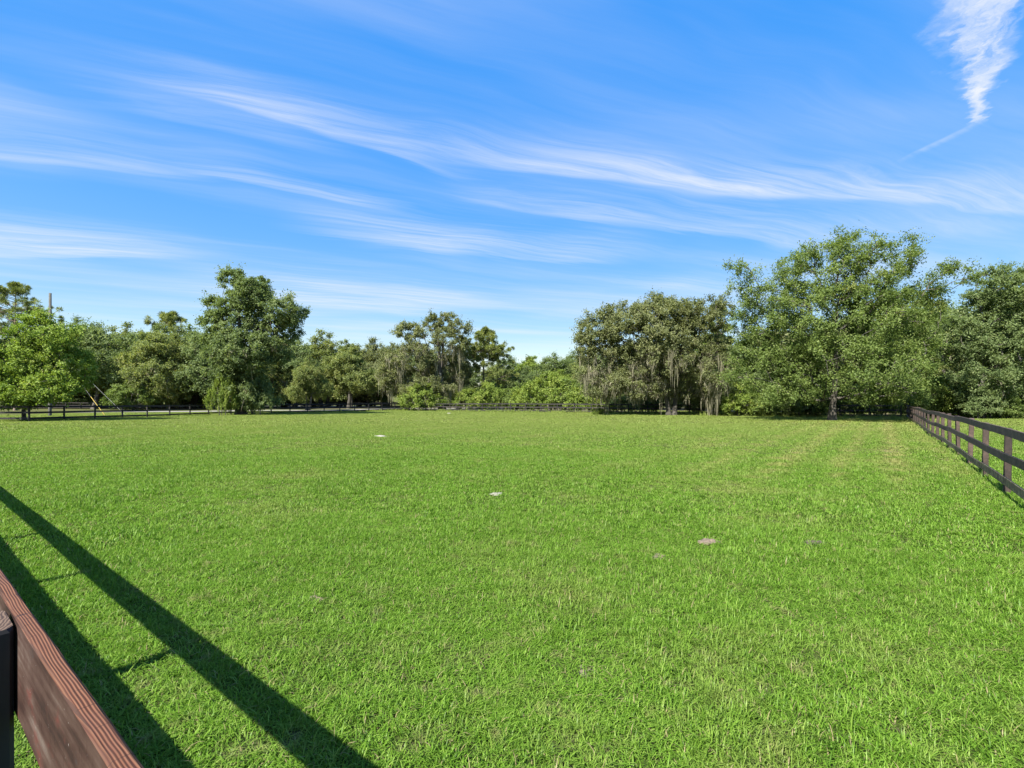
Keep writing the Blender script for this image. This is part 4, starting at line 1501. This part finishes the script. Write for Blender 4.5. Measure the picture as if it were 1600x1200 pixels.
# ------------------------------------------------------------------ utility pole
def cyl_path(name, pts, rad, sides, mat, parent):
    return link(name, tubes_mesh(name, [(np.array(pts, float), np.array(rad, float), sides)], mat), parent)


pb = at(78, 52.0)
ptop = CAM_H + (HORIZON - 458) / F * 52 - pb[2]
pole = empty('utility_pole', tuple(pb))
tag(pole, 'weathered wooden utility pole rising behind the young maple', 'utility pole')
me = tubes_mesh('pole', [(np.array([(0, 0, -0.4), (0, 0, 0.5), (0.02, 0, ptop * 0.5), (0.03, 0, ptop), (0.03, 0, ptop + 0.02)]), np.array([0.16, 0.15, 0.135, 0.115, 0.002]), 14)], M['pole'])
link('shaft', me, pole)
ha = CAM_H + (HORIZON - 535) / F * 52 - pb[2]
for (ex, ey), guard in (((165, 50.5), True), ((197, 53.5), False)):
    e = at(ex, ey) - pb
    top_ = np.array((0.03, 0, ha))
    w = cyl_path('guy_wire', [top_, (top_ + e) / 2, e], [0.006, 0.006, 0.006], 5, M['steel'], pole)
    if guard:
        a_, c_ = e + (top_ - e) * 0.02, e + (top_ - e) * 0.26
        cyl_path('guy_guard', [a_, (a_ + c_) / 2, c_], [0.026, 0.026, 0.026], 8, M['yellow'], w)
    else:
        a_, c_ = e + (top_ - e) * 0.02, e + (top_ - e) * 0.5
        cyl_path('guy_guard', [a_, (a_ + c_) / 2, c_], [0.01, 0.01, 0.01], 8, M['steel'], w)


# ------------------------------------------------------------------ sand mounds and bare spots
def mound(name, px, py, w, d, h, mat, label, cat, seed, group='bare sandy spots in the grass'):
    c = ground_px(px, py)
    r = np.random.default_rng(seed)
    nr, na = 7, 22
    V = [(0, 0, h)]
    ph = r.uniform(0, 6.28, 4)
    for i in range(1, nr + 1):
        f = i / nr
        for j in range(na):
            a = 2 * math.pi * j / na
            k = 1 + 0.2 * math.sin(2 * a + ph[0]) + 0.14 * math.sin(3 * a + ph[1]) + 0.1 * math.sin(5 * a + ph[2])
            z = h * (1 - f ** 1.8) + r.normal(0, 0.14) * h * (f < 1) - (0.03 if i == nr else 0)
            V.append((w / 2 * f * k * math.cos(a), d / 2 * f * k * math.sin(a), z))
    Fm = []
    for j in range(na):
        Fm.append((0, 1 + j, 1 + (j + 1) % na))
    for i in range(nr - 1):
        for j in range(na):
            a0, a1 = 1 + i * na + j, 1 + i * na + (j + 1) % na
            Fm.append((a0, a0 + na, a1 + na, a1))
    me = bpy.data.meshes.new(name)
    me.from_pydata(V, [], Fm)
    me.polygons.foreach_set('use_smooth', np.ones(len(Fm), dtype=bool))
    me.materials.append(mat)
    o = link(name, me, None, tuple(c))
    tag(o, label, cat, group)


mound('sand_mound', 595, 682, 0.6, 0.5, 0.055, M['sand_white'], 'bright white sand patch out in the middle of the field', 'sand patch', 1)
mound('sand_mound', 1108, 848, 0.28, 0.26, 0.04, M['sand_tan'], 'pinkish sand mound in the grass, beside the grey-brown one', 'sand mound', 2)
mound('ant_hill', 1272, 851, 0.34, 0.32, 0.042, M['sand_grey'], 'grey-brown ant hill in the grass towards the right fence', 'ant hill', 3)
mound('sand_mound', 1030, 871, 0.22, 0.2, 0.026, M['sand_tan'], 'small tan sand spot just nearer than the pinkish sand mound', 'sand mound', 4)
mound('sand_mound', 775, 772, 0.3, 0.26, 0.022, M['sand_white'], 'faint pale sand spot near the middle of the lawn', 'sand patch', 5)
mound('sand_mound', 492, 936, 0.16, 0.14, 0.024, M['sand_tan'], 'tiny tan bare spot beyond the fence shadow', 'sand patch', 6)
mound('sand_mound', 188, 650, 2.2, 1.6, 0.08, M['sand_white'], 'white sand heap against the far left fence', 'sand patch', 7)
mound('sand_mound', 702, 646.5, 0.7, 0.6, 0.1, M['sand_white'], 'tiny white speck of sand before the far fence corner', 'sand patch', 8)
mound('bare_spot', 918, 1048, 0.16, 0.14, 0.004, M['sand_tan'], 'thin brownish bare spot in the near lawn', 'bare patch', 9)
